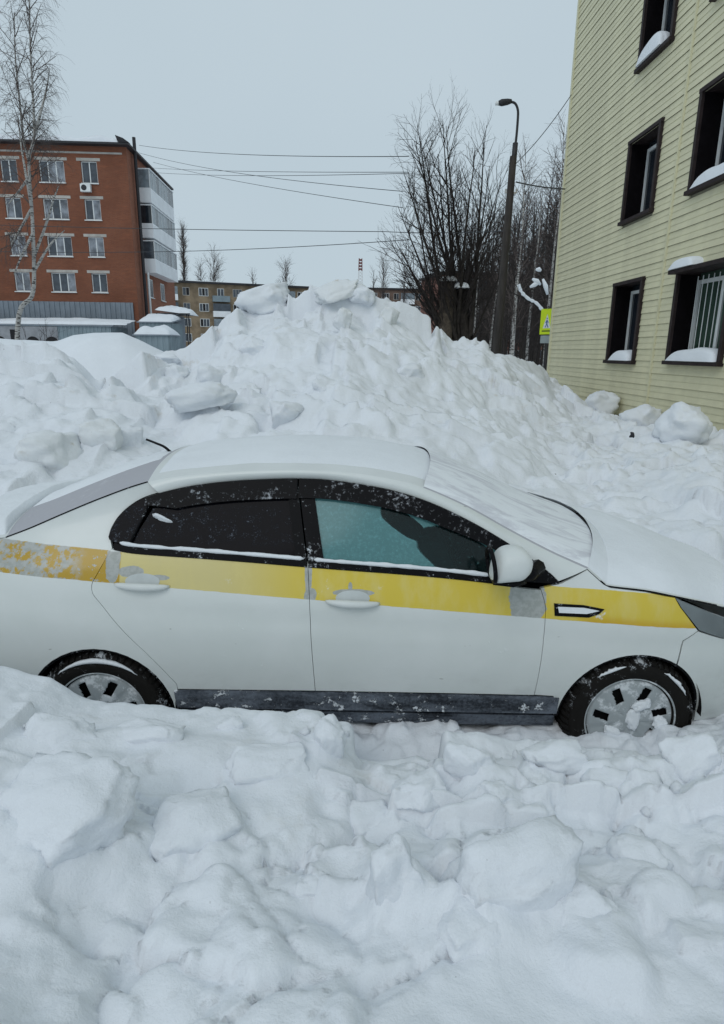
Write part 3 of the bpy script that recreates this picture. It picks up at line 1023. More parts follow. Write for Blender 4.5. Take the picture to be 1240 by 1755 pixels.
for xx in (1.9, 2.05):
    MB().tube([(xx, -0.1, 0), (xx, -0.1, h + 0.08)], 0.05, 6).build('post', DARKMET, t)

# ------------------------------------------------------------------ far blocks of flats


def far_block(name, pxl, pxr, pytl, pytr, Yl, Yr, label, wallm, floors, bays, balc=(), storey=2.75, seed=1, snow=True):
    a, b = at(pxl, pytl, Yl), at(pxr, pytr, Yr)
    d = Vector((b[0] - a[0], b[1] - a[1], 0))
    L = d.length
    top = (a[2] + b[2]) / 2
    t = thing(name, (a[0], a[1], 0), label, 'building', math.atan2(d.y, d.x))
    MB().box(0, L, 0, 12, -0.03, top).build('wall', wallm, t)
    MB().box(-0.3, L + 0.3, -0.5, 12.4, top + 0.002, top + 0.35).build('roof', DARKMET, t)
    if snow:
        MB().grid(lambda u, v: (-0.3 + (L + 0.6) * u, -0.4 + 12 * v, top + 0.36 + (0.28 + 0.3 * mnoise.noise(Vector((u * L / 3, v * 3, seed)))) * min(1, v * 5)), 80, 8).build('roof_snow', SNOWC, t, True)
    rg = random.Random(seed)
    bw = L / bays
    for i in range(floors):
        zt = top - 0.75 - i * storey
        if zt < 1.2:
            break
        for j in range(bays):
            xm = (j + 0.5) * bw
            ww = 1.75 if j % 2 else 1.25
            if j in balc:
                ba = MB().box(xm - 1.6, xm + 1.6, -1.0, -0.01, zt - 2.4, zt - 1.35).build('balcony', BALC if rg.random() < 0.7 else GREYBL, t)
                if rg.random() < 0.6:
                    MB().box(xm - 1.6, xm + 1.6, -0.98, -0.92, zt - 1.349, zt).build('glazing', BGLASS if rg.random() < 0.5 else GL_FLAT, ba)
            wo = MB().box(xm - ww / 2, xm + ww / 2, -0.05, -0.004, zt - 1.45, zt).build('window', WHITEPL if rg.random() < 0.75 else CONC, t)
            n = 3 if ww > 1.5 else 2
            for k in range(n):
                u0 = xm - ww / 2 + 0.08 + k * (ww - 0.08) / n
                MB().box(u0, u0 + (ww - 0.08) / n - 0.08, -0.06, -0.051, zt - 1.37, zt - 0.08).build('pane', GL_FLAT if rg.random() < 0.7 else INNER, wo)
    return t


TANW = pm('tan_panel_wall', (0.225, 0.172, 0.115), 0.9, 0.35, 0.5)
REDW = pm('far_red_brick', (0.19, 0.095, 0.075), 0.9, 0.2, 0.35)
BROWNW = pm('brown_panel_wall', (0.17, 0.115, 0.09), 0.9, 0.2, 0.35)
far_block('panel_apartment_block', 240, 530, 484, 492, 118, 129, 'tan five-storey block of flats in the distance behind the snow heap, left', TANW, 5, 10, (1, 4, 8))
far_block('low_apartment_block', 632, 800, 498, 497, 150, 152, 'brown low block of flats just right of the heap peak', BROWNW, 4, 9, (3,), seed=4)
far_block('red_apartment_block', 770, 990, 478, 470, 105, 112, 'dull red block of flats hidden behind the wood', REDW, 5, 10, (2, 6), seed=6)

# ------------------------------------------------------------------ bare trees


BARK = pm('dark_bark', (0.030, 0.025, 0.022), 0.95, 0.3, 9, 0.3)
TWIG = pm('dark_twig', (0.032, 0.026, 0.024), 0.95, 0.2, 2)
TWIGB = pm('birch_twig', (0.085, 0.068, 0.062), 0.95, 0.25, 2)
STUMP = pm('stump_bark', (0.075, 0.060, 0.047), 0.95, 0.35, 7, 0.4)


def birch_mat():
    k = NT('birch_bark')
    f = k.noise(3.0, 4, 0.6, stretch=(1.5, 1.5, 5.5))
    c = k.mix(k.step(f, 0.52, 0.60), (0.36, 0.35, 0.33), (0.035, 0.03, 0.028))
    k.l(c, k.b.inputs['Base Color'])
    k.b.inputs['Roughness'].default_value = 0.85
    return k.m


BIRCH = birch_mat()


def rot_dir(d, ang, az):
    d = d.normalized()
    a = d.orthogonal().normalized()
    b = d.cross(a)
    return (d * math.cos(ang) + (a * math.cos(az) + b * math.sin(az)) * math.sin(ang)).normalized()


def limb(rg, p, d, L, r0, r1, nseg, wob, pull):
    pts, rad = [p.copy()], [r0]
    d = d.normalized()
    for i in range(nseg):
        d = (d + Vector((rg.gauss(0, wob), rg.gauss(0, wob), rg.gauss(0, wob) + pull))).normalized()
        p = p + d * (L / nseg)
        pts.append(p.copy())
        rad.append(r0 + (r1 - r0) * (i + 1) / nseg)
    return pts, rad


def along(pts, t):
    k = t * (len(pts) - 1)
    i = min(int(k), len(pts) - 2)
    return pts[i].lerp(pts[i + 1], k - i), (pts[i + 1] - pts[i]).normalized()


def branch_out(rg, tw, pts, rad, levels, lev=0, sides=3):
    """levels: list of (count per metre, length, radius, angle, pull, wobble, t0)"""
    if lev >= len(levels):
        return
    cnt, ln, rd, ang, pull, wob, t0 = levels[lev]
    L = sum((b - a).length for a, b in zip(pts, pts[1:]))
    n = max(1, int(cnt * L * rg.uniform(0.8, 1.2)))
    for i in range(n):
        t = t0 + (0.99 - t0) * (i + rg.random()) / n
        p, d = along(pts, t)
        pr = rad[0] + (rad[-1] - rad[0]) * t
        dd = rot_dir(d, ang * rg.uniform(0.6, 1.35), rg.uniform(0, 2 * math.pi))
        l2 = ln * rg.uniform(0.55, 1.25) * (1.15 - 0.55 * t)
        r2 = min(rd, pr * 0.8) * rg.uniform(0.8, 1.15)
        ps, rs = limb(rg, p, dd, l2, r2, r2 * 0.45, 5 if lev == 0 else (4 if lev == 1 else 3), wob, pull)
        tw.tube(ps, rs, 4 if lev == 0 else sides, False)
        branch_out(rg, tw, ps, rs, levels, lev + 1, sides)


def bare_tree(name, base, label, stems, levels, seed, bark, twig, group=None):
    """stems: list of (start, direction, length, r0, r1, nseg, wobble, pull)"""
    rg = random.Random(seed)
    t = thing(name, tuple(base), label, 'tree', 0, group)
    tr, tw = MB(), MB()
    for (st, d, L, ra_, rb_, ns, wob, pull, br) in stems:
        ps, rs = limb(rg, Vector(st), Vector(d), L, ra_, rb_, ns, wob, pull)
        tr.tube(ps, rs, 7, False)
        if br:
            branch_out(rg, tw, ps, rs, levels)
    tr.build('trunk', bark, t, True, fix=False)
    tw.build('crown', twig, t, False, fix=False)
    return t


# the big many-stemmed tree with a sawn-off trunk
LT = at(782, 585, 21.5)
LB = (LT[0], 21.5, 0)
rg = random.Random(11)
stems = []
tips = [(672, 345), (668, 425), (684, 285), (690, 235), (700, 330), (705, 205), (735, 215), (765, 200), (800, 185), (815, 225), (838, 245), (850, 300), (862, 350), (680, 400), (745, 300), (790, 250), (825, 290)]
for i, (px, py) in enumerate(tips):
    tip = at(px, py, 21.5 + rg.uniform(-1.6, 1.6))
    st = Vector(((rg.uniform(-0.25, 0.55)), rg.uniform(-0.25, 0.25), rg.uniform(1.2, 2.6)))
    d = Vector((tip[0] - LB[0], tip[1] - LB[1], tip[2])) - st
    L = d.length
    d = d.normalized() - Vector((0, 0, 0.04))
    stems.append((st, d, L * 0.97, rg.uniform(0.055, 0.085), 0.008, 10, 0.025, 0.012, True))
stems.append(((0.45, 0, -0.05), (-0.03, 0, 1), 4.2, 0.26, 0.16, 6, 0.02, 0.0, False))
for (px, py, L) in ((700, 470, 3.2), (715, 530, 2.4), (850, 500, 3.2), (860, 430, 3.6), (690, 500, 2.6)):
    tip = at(px, py, 21.5)
    st = Vector((0.2, 0, 1.5))
    d = Vector((tip[0] - LB[0], 0.2, tip[2])) - st
    stems.append((st, d, d.length * 1.05, 0.06, 0.008, 8, 0.05, 0.03, True))
lime = bare_tree('pollarded_tree', LB, 'bare dark many-stemmed tree with a sawn-off trunk behind the heap', stems,
                 [(3.0, 1.7, 0.017, 0.66, 0.05, 0.07, 0.14), (4.8, 0.72, 0.0075, 0.62, 0.03, 0.10, 0.1), (4.5, 0.34, 0.0048, 0.6, 0.0, 0.1, 0.2)], 21, BARK, TWIG)
p, q = at(766, 483, 21.3), at(766, 590, 21.3)
sb = MB()
vx = p[0] - LB[0]
sb.tube([(vx + 0.06, -0.2, -0.05), (vx + 0.03, -0.2, 1.0), (vx, -0.2, p[2] * 0.6), (vx, -0.2, p[2])], [0.36, 0.28, 0.25, 0.235], 14)
sb.build('sawn_trunk', STUMP, lime, True)
cap((p[0], 21.3, p[2] + 0.005), 0.46, 0.46, 0.17, 21, 'snow cap on the sawn-off trunk of the dark tree')
p2 = at(792, 494, 21.3)
cap((p2[0] - 0.05, 21.3, p2[2] + 0.0), 0.38, 0.38, 0.26, 22, 'second snow clump lodged between the stems of the dark tree')

# birch on the left edge
BB = at(40, 600, 34)
rg = random.Random(5)
base = (BB[0], 34, 0)
tpts = [(20, 600), (32, 540), (54, 508), (58, 465), (56, 400), (54, 357), (49, 275), (58, 235), (56, 160), (52, 92), (50, 0), (52, -60)]
trunk = [Vector(at(x, y, 34)) - Vector(base) for x, y in tpts]
trunk[0].z = -0.05
t = thing('birch_tree', base, 'tall weeping birch with white trunk in front of the brick block', 'tree')
tr, tw = MB(), MB()
ctr = [Vector(p) for p in crom(trunk, 4)]
rad = [0.115 * (1 - i / len(ctr)) + 0.02 for i in range(len(ctr))]
tr.tube(ctr, rad, 8, False)
sec = [[(49, 275), (40, 240), (34, 180), (26, 100), (24, 20)], [(54, 357), (44, 300), (36, 250), (30, 200)], [(58, 440), (80, 380), (92, 340), (100, 320)], [(58, 465), (85, 420), (110, 395)],
       [(56, 400), (36, 440), (24, 470)], [(54, 357), (30, 400), (18, 420)], [(58, 235), (70, 190), (80, 150), (84, 120)], [(52, 300), (30, 330), (14, 350)]]
mains = [(ctr, rad)]
for s_i in sec:
    ps = [Vector(at(x, y, 34 + rg.uniform(-1, 1) * (k > 0))) - Vector(base) for k, (x, y) in enumerate(s_i)]
    ps = [Vector(p) for p in crom(ps, 3)]
    rs = [0.065 * (1 - i / len(ps)) + 0.014 for i in range(len(ps))]
    tr.tube(ps, rs, 6, False)
    mains.append((ps, rs))
for k, (ps, rs) in enumerate(mains):
    lv = [(3.4, 2.0, 0.022, 0.8, 0.03, 0.06, 0.45 if k == 0 else 0.1), (4.2, 1.3, 0.0095, 0.8, -0.26, 0.06, 0.1), (4.2, 0.9, 0.0065, 0.6, -0.34, 0.06, 0.1)]
    if k in (2, 3, 4, 5, 7, 8):
        lv = [(2.0, 1.2, 0.014, 0.7, 0.0, 0.08, 0.2), (3.5, 0.6, 0.008, 0.7, -0.1, 0.08, 0.2)]
    branch_out(rg, tw, ps, rs, lv)
tr.build('trunk', BIRCH, t, True, fix=False)
tw.build('crown', TWIGB, t, fix=False)
# low dark twigs at the foot of the birch
bz = at(70, 560, 36)
bare_tree('bare_shrub', (bz[0], 36, 0), 'low dark bare shrub under the birch, before the grey cladding',
          [((rg.uniform(-1, 1), rg.uniform(-0.5, 0.5), 0), (rg.uniform(-0.5, 0.6), 0, 1), rg.uniform(2.6, 4.2), 0.03, 0.006, 6, 0.08, 0.0, True) for _ in range(9)],
          [(2.2, 1.1, 0.01, 0.7, 0, 0.1, 0.2), (3.0, 0.5, 0.005, 0.7, 0, 0.1, 0.2)], 8, TWIG, TWIG)

# trees of the wood on the right: every trunk a tree of its own
rg = random.Random(31)
wood = [(880, 250, 40, 'b'), (905, 330, 46, 'b'), (918, 300, 55, 'd'), (935, 205, 43, 'b'), (950, 222, 38, 'b'), (962, 250, 47, 'b'), (893, 360, 58, 'd'), (868, 340, 60, 'd'), (845, 330, 66, 'd'),
        (858, 400, 52, 'b'), (876, 420, 50, 'b'), (925, 330, 62, 'd'), (945, 340, 66, 'd'), (830, 380, 70, 'd'), (812, 400, 72, 'b'), (902, 380, 68, 'd'), (885, 300, 74, 'd'), (955, 310, 57, 'd'),
        (840, 420, 56, 'b'), (866, 380, 46, 'd'), (912, 250, 70, 'd'), (930, 400, 48, 'd'), (897, 430, 44, 'd'), (820, 440, 60, 'd')]
own = {(880, 250): 'pale birch rising into the sky just right of the lamp post', (935, 205): 'tallest birch against the sky left of the siding corner',
       (950, 222): 'birch with open crown close to the siding corner', (962, 250): 'birch half hidden behind the siding corner', (912, 250): 'tall dark tree between lamp post and the tallest birch',
       (812, 400): 'birch of the wood seen through the many-stemmed tree', (830, 380): 'dark tree of the wood just left of the lamp post', (845, 330): 'dark tree directly behind the lamp post',
       (990, 260): 'birch wholly behind the siding corner, only side twigs showing', (868, 340): 'dark tree touching the lamp post on its right side'}
for i, (px, py, Yd, kd) in enumerate(wood):
    top = at(px, py, Yd)
    hh = top[2]
    bx = at(px - 1.5, 600, Yd)[0]
    st = [((0, 0, -0.05), (0, 0, 1), hh, 0.12 if kd == 'b' else 0.15, 0.015, 12, 0.02, 0.03, True)]
    lv = [(4.2, 2.5, 0.03, 0.75, 0.06, 0.06, 0.12), (3.2, 1.1, 0.017, 0.7, 0.0, 0.1, 0.1), (2.4, 0.6, 0.012, 0.7, -0.05, 0.1, 0.2)]
    if kd == 'b':
        lv = [(3.2, 2.2, 0.024, 0.6, 0.05, 0.06, 0.22), (3.0, 1.0, 0.013, 0.7, -0.06, 0.1, 0.1), (2.0, 0.55, 0.009, 0.7, -0.1, 0.1, 0.2)]
    lab = ('pale-trunked bare birch' if kd == 'b' else 'dark-trunked bare tree') + ' standing in the wood between lamp post and yellow siding'
    lab = own.get((px, py), lab)
    bare_tree('birch_tree' if kd == 'b' else 'bare_tree', (bx, Yd, 0), lab, st, lv, 100 + i, BIRCH if kd == 'b' else BARK, TWIGB if kd == 'b' else TWIG, 'pale birches of the wood' if kd == 'b' else 'dark trees of the wood')
# the mass of the wood behind them
rg = random.Random(41)
fw_ = MB()
for i in range(110):
    Yd = rg.uniform(76, 100)
    px = rg.uniform(785, 1010)
    hgt = at(px, rg.uniform(330, 440), Yd)[2]
    bx = at(px, 600, Yd)[0]
    ps, rs = limb(rg, Vector((bx, Yd, -0.05)), Vector((0, 0, 1)), hgt, 0.17, 0.03, 8, 0.02, 0.03)
    fw_.tube(ps, rs, 5, False)
    branch_out(rg, fw_, ps, rs, [(1.6, 3.0, 0.045, 0.7, 0.06, 0.08, 0.1), (1.5, 1.5, 0.026, 0.7, 0, 0.1, 0.1)])
tag(fw_.build('distant_wood', TWIG, fix=False), 'dense dark mass of far trunks and twigs behind the nearer wood', None, None, 'stuff')
# snowy bough near the sign
bo = at(905, 520, 30)
t = thing('snowy_sapling', (at(938, 600, 30)[0], 30, 0), 'small leaning tree with snow on its boughs beside the yellow sign', 'tree')
pth = [Vector(at(x, y, 30)) - t.location for x, y in ((938, 605), (936, 575), (930, 535), (918, 522), (905, 515), (893, 503), (888, 490))]
pth[0].z = -0.05
MB().tube(crom(pth, 4), [0.09 - 0.003 * i for i in range(25)], 6).build('trunk', BARK, t, True)
sn = MB()
sub = crom(pth[2:], 4)
sn.tube([Vector(p) + Vector((0, -0.02, 0.07)) for p in sub], [0.05 + 0.04 * abs(math.sin(i * 1.3)) for i in range(len(sub))], 7)
for (x0, y0, x1, y1) in ((930, 478, 938, 505), (912, 478, 926, 488), (908, 492, 922, 486), (918, 462, 927, 464)):
    a, b = Vector(at(x0, y0, 30)) - t.location, Vector(at(x1, y1, 30)) - t.location
    sn.tube([a, a.lerp(b, 0.5) + Vector((0.02, 0, 0.03)), b], [0.05, 0.11, 0.05], 7)
sn.build('bough_snow', SNOWC, t, True)
tw = MB()
for (x0, y0, x1, y1) in ((936, 560, 930, 470), (938, 510, 910, 495), (934, 495, 906, 480), (932, 475, 915, 458), (905, 515, 872, 499)):
    a, b = Vector(at(x0, y0, 30.1)) - t.location, Vector(at(x1, y1, 30.1)) - t.location
    tw.tube([a, a.lerp(b, 0.5), b], [0.05, 0.035, 0.015], 5)
tw.build('crown', BARK, t)

# far trees over the roofs of the distant blocks
def far_tree(name, px, py, Yd, label, spread, ang, seed, n0=3.0):
    top = at(px, py, Yd)
    st = [((0, 0, -0.05), (0, 0, 1), top[2], 0.22, 0.02, 10, 0.015, 0.02, True)]
    lv = [(n0, spread, 0.05, ang, 0.10, 0.06, 0.2), (2.6, spread * 0.45, 0.028, 0.6, 0.02, 0.1, 0.1), (1.6, spread * 0.25, 0.022, 0.6, 0, 0.1, 0.2)]
    bare_tree(name, (at(px, 600, Yd)[0], Yd, 0), label, st, lv, seed, BARK, TWIGB)


far_tree('poplar_tree', 317, 389, 140, 'narrow bare poplar column rising above the tan block', 3.4, 0.26, 3, 5.5)
far_tree('bare_tree', 367, 437, 138, 'round bare tree behind the tan block, right of the poplar', 4.2, 0.6, 4)
far_tree('bare_tree', 350, 452, 142, 'small bare tree between poplar and round tree over tan roof', 3.2, 0.6, 14)
far_tree('bare_tree', 443, 466, 145, 'smallest bare treetop peeping over the tan block roof', 2.6, 0.6, 5)
far_tree('bare_tree', 492, 450, 140, 'bare treetop above the right end of the tan block', 4.0, 0.65, 6)
far_tree('birch_tree', 655, 441, 130, 'bare pale tree right of the radio mast', 3.4, 0.5, 7)
far_tree('birch_tree', 688, 458, 132, 'smaller bare pale tree left of the many-stemmed tree', 2.8, 0.5, 8)
far_tree('bare_tree', 640, 462, 134, 'slight bare tree close beside the radio mast', 2.4, 0.5, 9)

# lattice radio mast
ms = at(615, 443, 210)
MRED, MWH = pm('mast_red', (0.20, 0.085, 0.08), 0.6), pm('mast_white', (0.6, 0.6, 0.6), 0.6)
t = thing('radio_mast', (at(616, 600, 210)[0], 210, 0), 'thin red and white lattice radio mast on the horizon', 'mast')
H_ = ms[2]
for b_i in range(8):
    b = MB()
    z0, z1 = H_ * b_i / 8, H_ * (b_i + 1) / 8
    for k in range(4):
        za, zb = z0 + (z1 - z0) * k / 4, z0 + (z1 - z0) * (k + 1) / 4
        wa, wb = 1.2 - 0.7 * za / H_, 1.2 - 0.7 * zb / H_
        for sx, sy in ((-1, -1), (1, -1), (1, 1), (-1, 1)):
            b.tube([(sx * wa, sy * wa, za), (sx * wb, sy * wb, zb)], 0.12, 4)
        b.tube([(-wa, -wa, za), (wb, -wb, zb)], 0.08, 4)
        b.tube([(wa, -wa, za), (-wb, -wb, zb)], 0.12, 4)
    b.build('lattice_section', MRED if b_i % 2 else MWH, t)
b = MB()
for k in range(4):
    b.box(-0.5, 0.5, -0.5, 0.5, H_ - 3.4 + k * 0.9, H_ - 2.95 + k * 0.9)
b.build('antenna_panel', MRED, t)

# ------------------------------------------------------------------ lamp post, wires, road sign
POLE = pm('weathered_pole', (0.042, 0.037, 0.034), 0.9, 0.25, 3, 0.3, stretch=(3, 3, 0.6))
lp0, lp1 = at(856, 600, 18.0), at(879.5, 268, 18.0)
lb = Vector((lp0[0] - 0.01, 18, 0))
t = thing('lamp_post', tuple(lb), 'tall dark lamp post with curved bracket arm behind the heap', 'lamp post')
tipv = Vector(lp1) - lb
ft = Vector((-0.12, 0, -0.05))
MB().tube([ft, ft.lerp(tipv, 0.5), tipv], [0.145, 0.112, 0.088], 12).build('pole', POLE, t, True)
br = [Vector(at(x, y, 18.0)) - lb for x, y in ((879, 275), (884, 240), (887, 205), (887, 188), (882, 177), (872, 174))]
MB().tube(crom(br, 5), 0.032, 8).build('bracket', DARKMET, t, True)
MB().tube([Vector(at(879, 290, 18)) - lb, Vector(at(883, 245, 18)) - lb], 0.07, 8).build('collar', DARKMET, t, True)
hd = Vector(at(873, 174, 18.0)) - lb
lh = MB().lathe([(0.0, 0.06), (0.05, 0.05), (0.075, -0.05), (0.085, -0.2), (0.05, -0.30), (0.0, -0.31)], 10, 'z').build('lamp_head', DARKMET, t, True)
lh.location = hd
lh.rotation_euler = (0, R(82), 0)
MB().lathe([(0.0, -0.20), (0.055, -0.21), (0.05, -0.36), (0.0, -0.38)], 10, 'z').build('lens', WHITEPL, lh, True)
ins = MB()
for x in (-0.14, 0.14):
    ins.tube([tipv + Vector((0, 0, -0.9)), tipv + Vector((x, 0, -0.86)), tipv + Vector((x, 0, -0.78))], 0.025, 6)
ins.build('insulator', CONC, t)

WIRE = pm('black_wire', (0.05, 0.055, 0.06), 0.7, 0.1)


def wire(label, pts, r, sag=0.0):
    ps = [Vector(at(*p)) for p in pts]
    out = []
    n = 24
    for a, b in zip(ps, ps[1:]):
        for k in range(n):
            tt = k / n
            p = a.lerp(b, tt)
            p.z -= sag * 4 * tt * (1 - tt)
            out.append(p)
    out.append(ps[-1])
    c = out[len(out) // 2]
    b = MB()
    b.tube([p - out[0] for p in out], r, 5)
    o = b.build('overhead_wire', WIRE, None, True, tuple(out[0]))
    tag(o, label, 'wire', 'overhead wires')


wire('topmost wire crossing the sky from brick roof to the dark tree', [(238, 249, 57), (700, 268, 24)], 0.014, 0.25)
wire('upper slanting wire dropping from brick roof to the dark tree', [(238, 262, 57), (690, 328, 24)], 0.012, 0.3)
wire('lower slanting wire dropping from brick roof to the dark tree', [(262, 278, 60), (690, 356, 24)], 0.012, 0.2)
wire('upper of the level wire pair left of the dark tree', [(262, 288, 60), (700, 295, 26)], 0.012, 0.1)
wire('lower of the level wire pair left of the dark tree', [(268, 296, 60), (700, 297, 26)], 0.012, 0.15)
wire('wire crossing the brick facade at third-floor level', [(-60, 384, 31), (660, 397, 25), (880, 395, 18.1)], 0.013, 0.05)
wire('lowest wire crossing the brick facade and sagging to the tree', [(-60, 430, 32), (300, 431, 28), (700, 411, 22)], 0.012, 0.05)
wire('thin cable rising from lamp post to siding building', [(881, 283, 18.05), (979, 162, 17.6)], 0.010, 0.1)
wire('thick service cable from lamp post to siding corner', [(884, 312, 18.05), (968, 324, 19.0)], 0.018, 0.03)

FLUO = pm('fluorescent_yellow', (0.62, 0.78, 0.02), 0.5, 0.04, 2)
SBLUE, SWHITE, SBLACK = pm('sign_blue', (0.05, 0.13, 0.35), 0.5), pm('sign_white', (0.7, 0.72, 0.72), 0.5), pm('sign_black', (0.02, 0.02, 0.025), 0.6)
sc_ = at(937.5, 551, 24)
t = thing('crossing_sign', (sc_[0], 24, 0), 'bright yellow-green pedestrian crossing sign beside the siding corner', 'sign', R(-52))
zc = sc_[2]
MB().box(-0.30, 0.30, -0.01, 0.0, zc - 0.46, zc + 0.45).build('plate', FLUO, t)
MB().box(-0.21, 0.21, -0.014, -0.0105, zc - 0.28, zc + 0.30).build('blue_field', FLUO, t)
b = MB()
b.prism([(-0.17, -0.0145, zc - 0.24), (0.17, -0.0145, zc - 0.24), (0, -0.0145, zc + 0.27)], (0, -0.003, 0))
b.build('triangle', SWHITE, t)
b = MB()
for a, c, wdt in (((0, 0.06), (0, -0.08), 0.045), ((0, -0.08), (-0.06, -0.21), 0.035), ((0, -0.08), (0.07, -0.21), 0.035), ((0, 0.04), (0.07, -0.04), 0.025), ((0, 0.04), (-0.06, -0.05), 0.025), ((0, 0.13), (0, 0.09), 0.05)):
    a, c = Vector((a[0], 0, a[1])), Vector((c[0], 0, c[1]))
    n = (c - a).normalized().cross(Vector((0, 1, 0))) * wdt / 2
    y = Vector((0, -0.0185, zc))
    b.prism([a + n + y, c + n + y, c - n + y, a - n + y], (0, -0.002, 0))
b.build('walking_figure', SBLUE, t)
MB().box(-0.20, 0.20, -0.0145, -0.0105, zc - 0.36, zc - 0.32).build('bar', SBLACK, t)
MB().box(-0.24, 0.24, -0.01, 0.0, zc - 0.78, zc - 0.50).build('lower_plate', pm('grey_plate', (0.30, 0.34, 0.35), 0.5), t)
MB().tube([(0.0, 0.04, -0.05), (0.0, 0.04, zc + 0.5)], 0.035, 8).build('post', DARKMET, t, True)
# ------------------------------------------------------------------ the car (nose to the right); local y = -0.85 is the side facing the viewer
XM, YM = 0.03, Y0 + 0.85
car = thing('parked_car', (XM, YM, 0), 'white sedan with a yellow stripe along its side, snowed in and facing right', 'car')
PZ = np.array([0.10, 0.18, 0.30, 0.45, 0.60, 0.75, 0.88, 0.97, 1.05, 1.12, 1.25, 1.40, 1.50])
PI_ = np.array([0.13, 0.085, 0.040, 0.016, 0.004, 0.002, 0.018, 0.048, 0.078, 0.112, 0.185, 0.275, 0.345])
# smooth the section profile once, then look it up
_zz = np.linspace(0.05, 1.55, 301)
_ii = np.interp(_zz, PZ, PI_)
_k = np.hanning(25)
_k /= _k.sum()
_is = np.convolve(np.pad(_ii, 12, mode='edge'), _k, 'valid')


def inset(x, z):
    v = float(np.interp(z, _zz, _is))
    if x > 1.25:
        v += 0.30 * ((x - 1.25) / 0.9) ** 2.2
    if x < -1.5:
        v += 0.20 * ((-1.5 - x) / 0.72) ** 2
    # gentle pressed crease below the handles
    v += 0.006 * math.exp(-((z - (0.79 - 0.06 * x)) / 0.035) ** 2)
    return v


def yside(x, z, off=0.0):
    return -0.85 + inset(x, z) - off


def sp(px, py):
    i = 0.1
    for _ in range(8):
        p = at(px, py, Y0 + i)
        i = inset(p[0] - XM, p[2])
    return (p[0] - XM, p[2])


def spl(pts):
    return [sp(*p) for p in pts]


def sm(pts, n=5):
    return [tuple(p) for p in crom(spl(pts), n)]


def poly_area(p):
    return 0.5 * sum(a[0] * b[1] - b[0] * a[1] for a, b in zip(p, p[1:] + p[:1]))


def resample(p, step):
    out = []
    for a, b in zip(p, p[1:] + p[:1]):
        L = math.hypot(b[0] - a[0], b[1] - a[1])
        if L < 1e-5:
            continue
        n = max(1, int(round(L / step)))
        out += [(a[0] + (b[0] - a[0]) * k / n, a[1] + (b[1] - a[1]) * k / n) for k in range(n)]
    return out


def shrink(p, g):
    n = len(p)
    out = []
    for i in range(n):
        a, b, c = p[i - 1], p[i], p[(i + 1) % n]
        d1 = Vector((b[0] - a[0], b[1] - a[1]))
        d2 = Vector((c[0] - b[0], c[1] - b[1]))
        if d1.length < 1e-9 or d2.length < 1e-9:
            out.append(b)
            continue
        d1.normalize()
        d2.normalize()
        n1, n2 = Vector((-d1.y, d1.x)), Vector((-d2.y, d2.x))
        m_ = n1 + n2
        k = g / max(0.35, m_.length_squared / 2) if m_.length > 1e-6 else 0
        out.append((b[0] + m_.x * k / 2, b[1] + m_.y * k / 2))
    return out


def inside(x, z, p):
    c = False
    j = len(p) - 1
    for i in range(len(p)):
        if (p[i][1] > z) != (p[j][1] > z) and x < (p[j][0] - p[i][0]) * (z - p[i][1]) / (p[j][1] - p[i][1]) + p[i][0]:
            c = not c
        j = i
    return c


def panel(name, poly, mat, parent, off=0.0, gap=0.0025, lip=0.018, step=0.03, side=-1, surf=None, smooth=True):
    """a pressed panel: outline in the car's side plane, laid on the body section, edges turned in"""
    p = list(poly)
    if poly_area(p) < 0:
        p = p[::-1]
    p = shrink(resample(p, step), gap)
    vs = [Vector(q) for q in p]
    n = len(vs)
    xs_, zs_ = [q[0] for q in p], [q[1] for q in p]
    g = step * 1.3
    x = min(xs_) + g * 0.7
    while x < max(xs_):
        z = min(zs_) + g * 0.7
        while z < max(zs_):
            if inside(x, z, p) and min((x - a) ** 2 + (z - b) ** 2 for a, b in p) > (g * 0.55) ** 2:
                vs.append(Vector((x, z)))
            z += g
        x += g
    res = delaunay_2d_cdt(vs, [(i, (i + 1) % n) for i in range(n)], [], 1, 1e-6)
    bm = bmesh.new()
    f = surf or yside
    bv = [bm.verts.new((v.x, f(v.x, v.y) - off, v.y)) for v in res[0]]
    for t in res[2]:
        try:
            bm.faces.new([bv[i] for i in t])
        except ValueError:
            pass
    bm.normal_update()
    if sum(fc.normal.y for fc in bm.faces) > 0:
        bmesh.ops.reverse_faces(bm, faces=bm.faces[:])
    be = [e for e in bm.edges if len(e.link_faces) == 1]
    for fc in bm.faces:
        fc.smooth = smooth
    if lip:
        r_ = bmesh.ops.extrude_edge_only(bm, edges=be)
        for v in [q for q in r_['geom'] if isinstance(q, bmesh.types.BMVert)]:
            v.co.y += lip
        for e in be:
            e.smooth = False
    if side > 0:
        for v in bm.verts:
            v.co.y = -v.co.y
        bmesh.ops.reverse_faces(bm, faces=bm.faces[:])
    me = bpy.data.meshes.new(name)
    bm.to_mesh(me)
    bm.free()
    me.materials.append(mat)
    return link(name, me, parent)


# ---- paint with the yellow stripe in the car's own coordinates
lowx = spl([(60, 988), (1150, 1076)])
upx = spl([(60, 934), (1150, 1019)])
ls = (lowx[1][1] - lowx[0][1]) / (lowx[1][0] - lowx[0][0])
us_ = (upx[1][1] - upx[0][1]) / (upx[1][0] - upx[0][0])


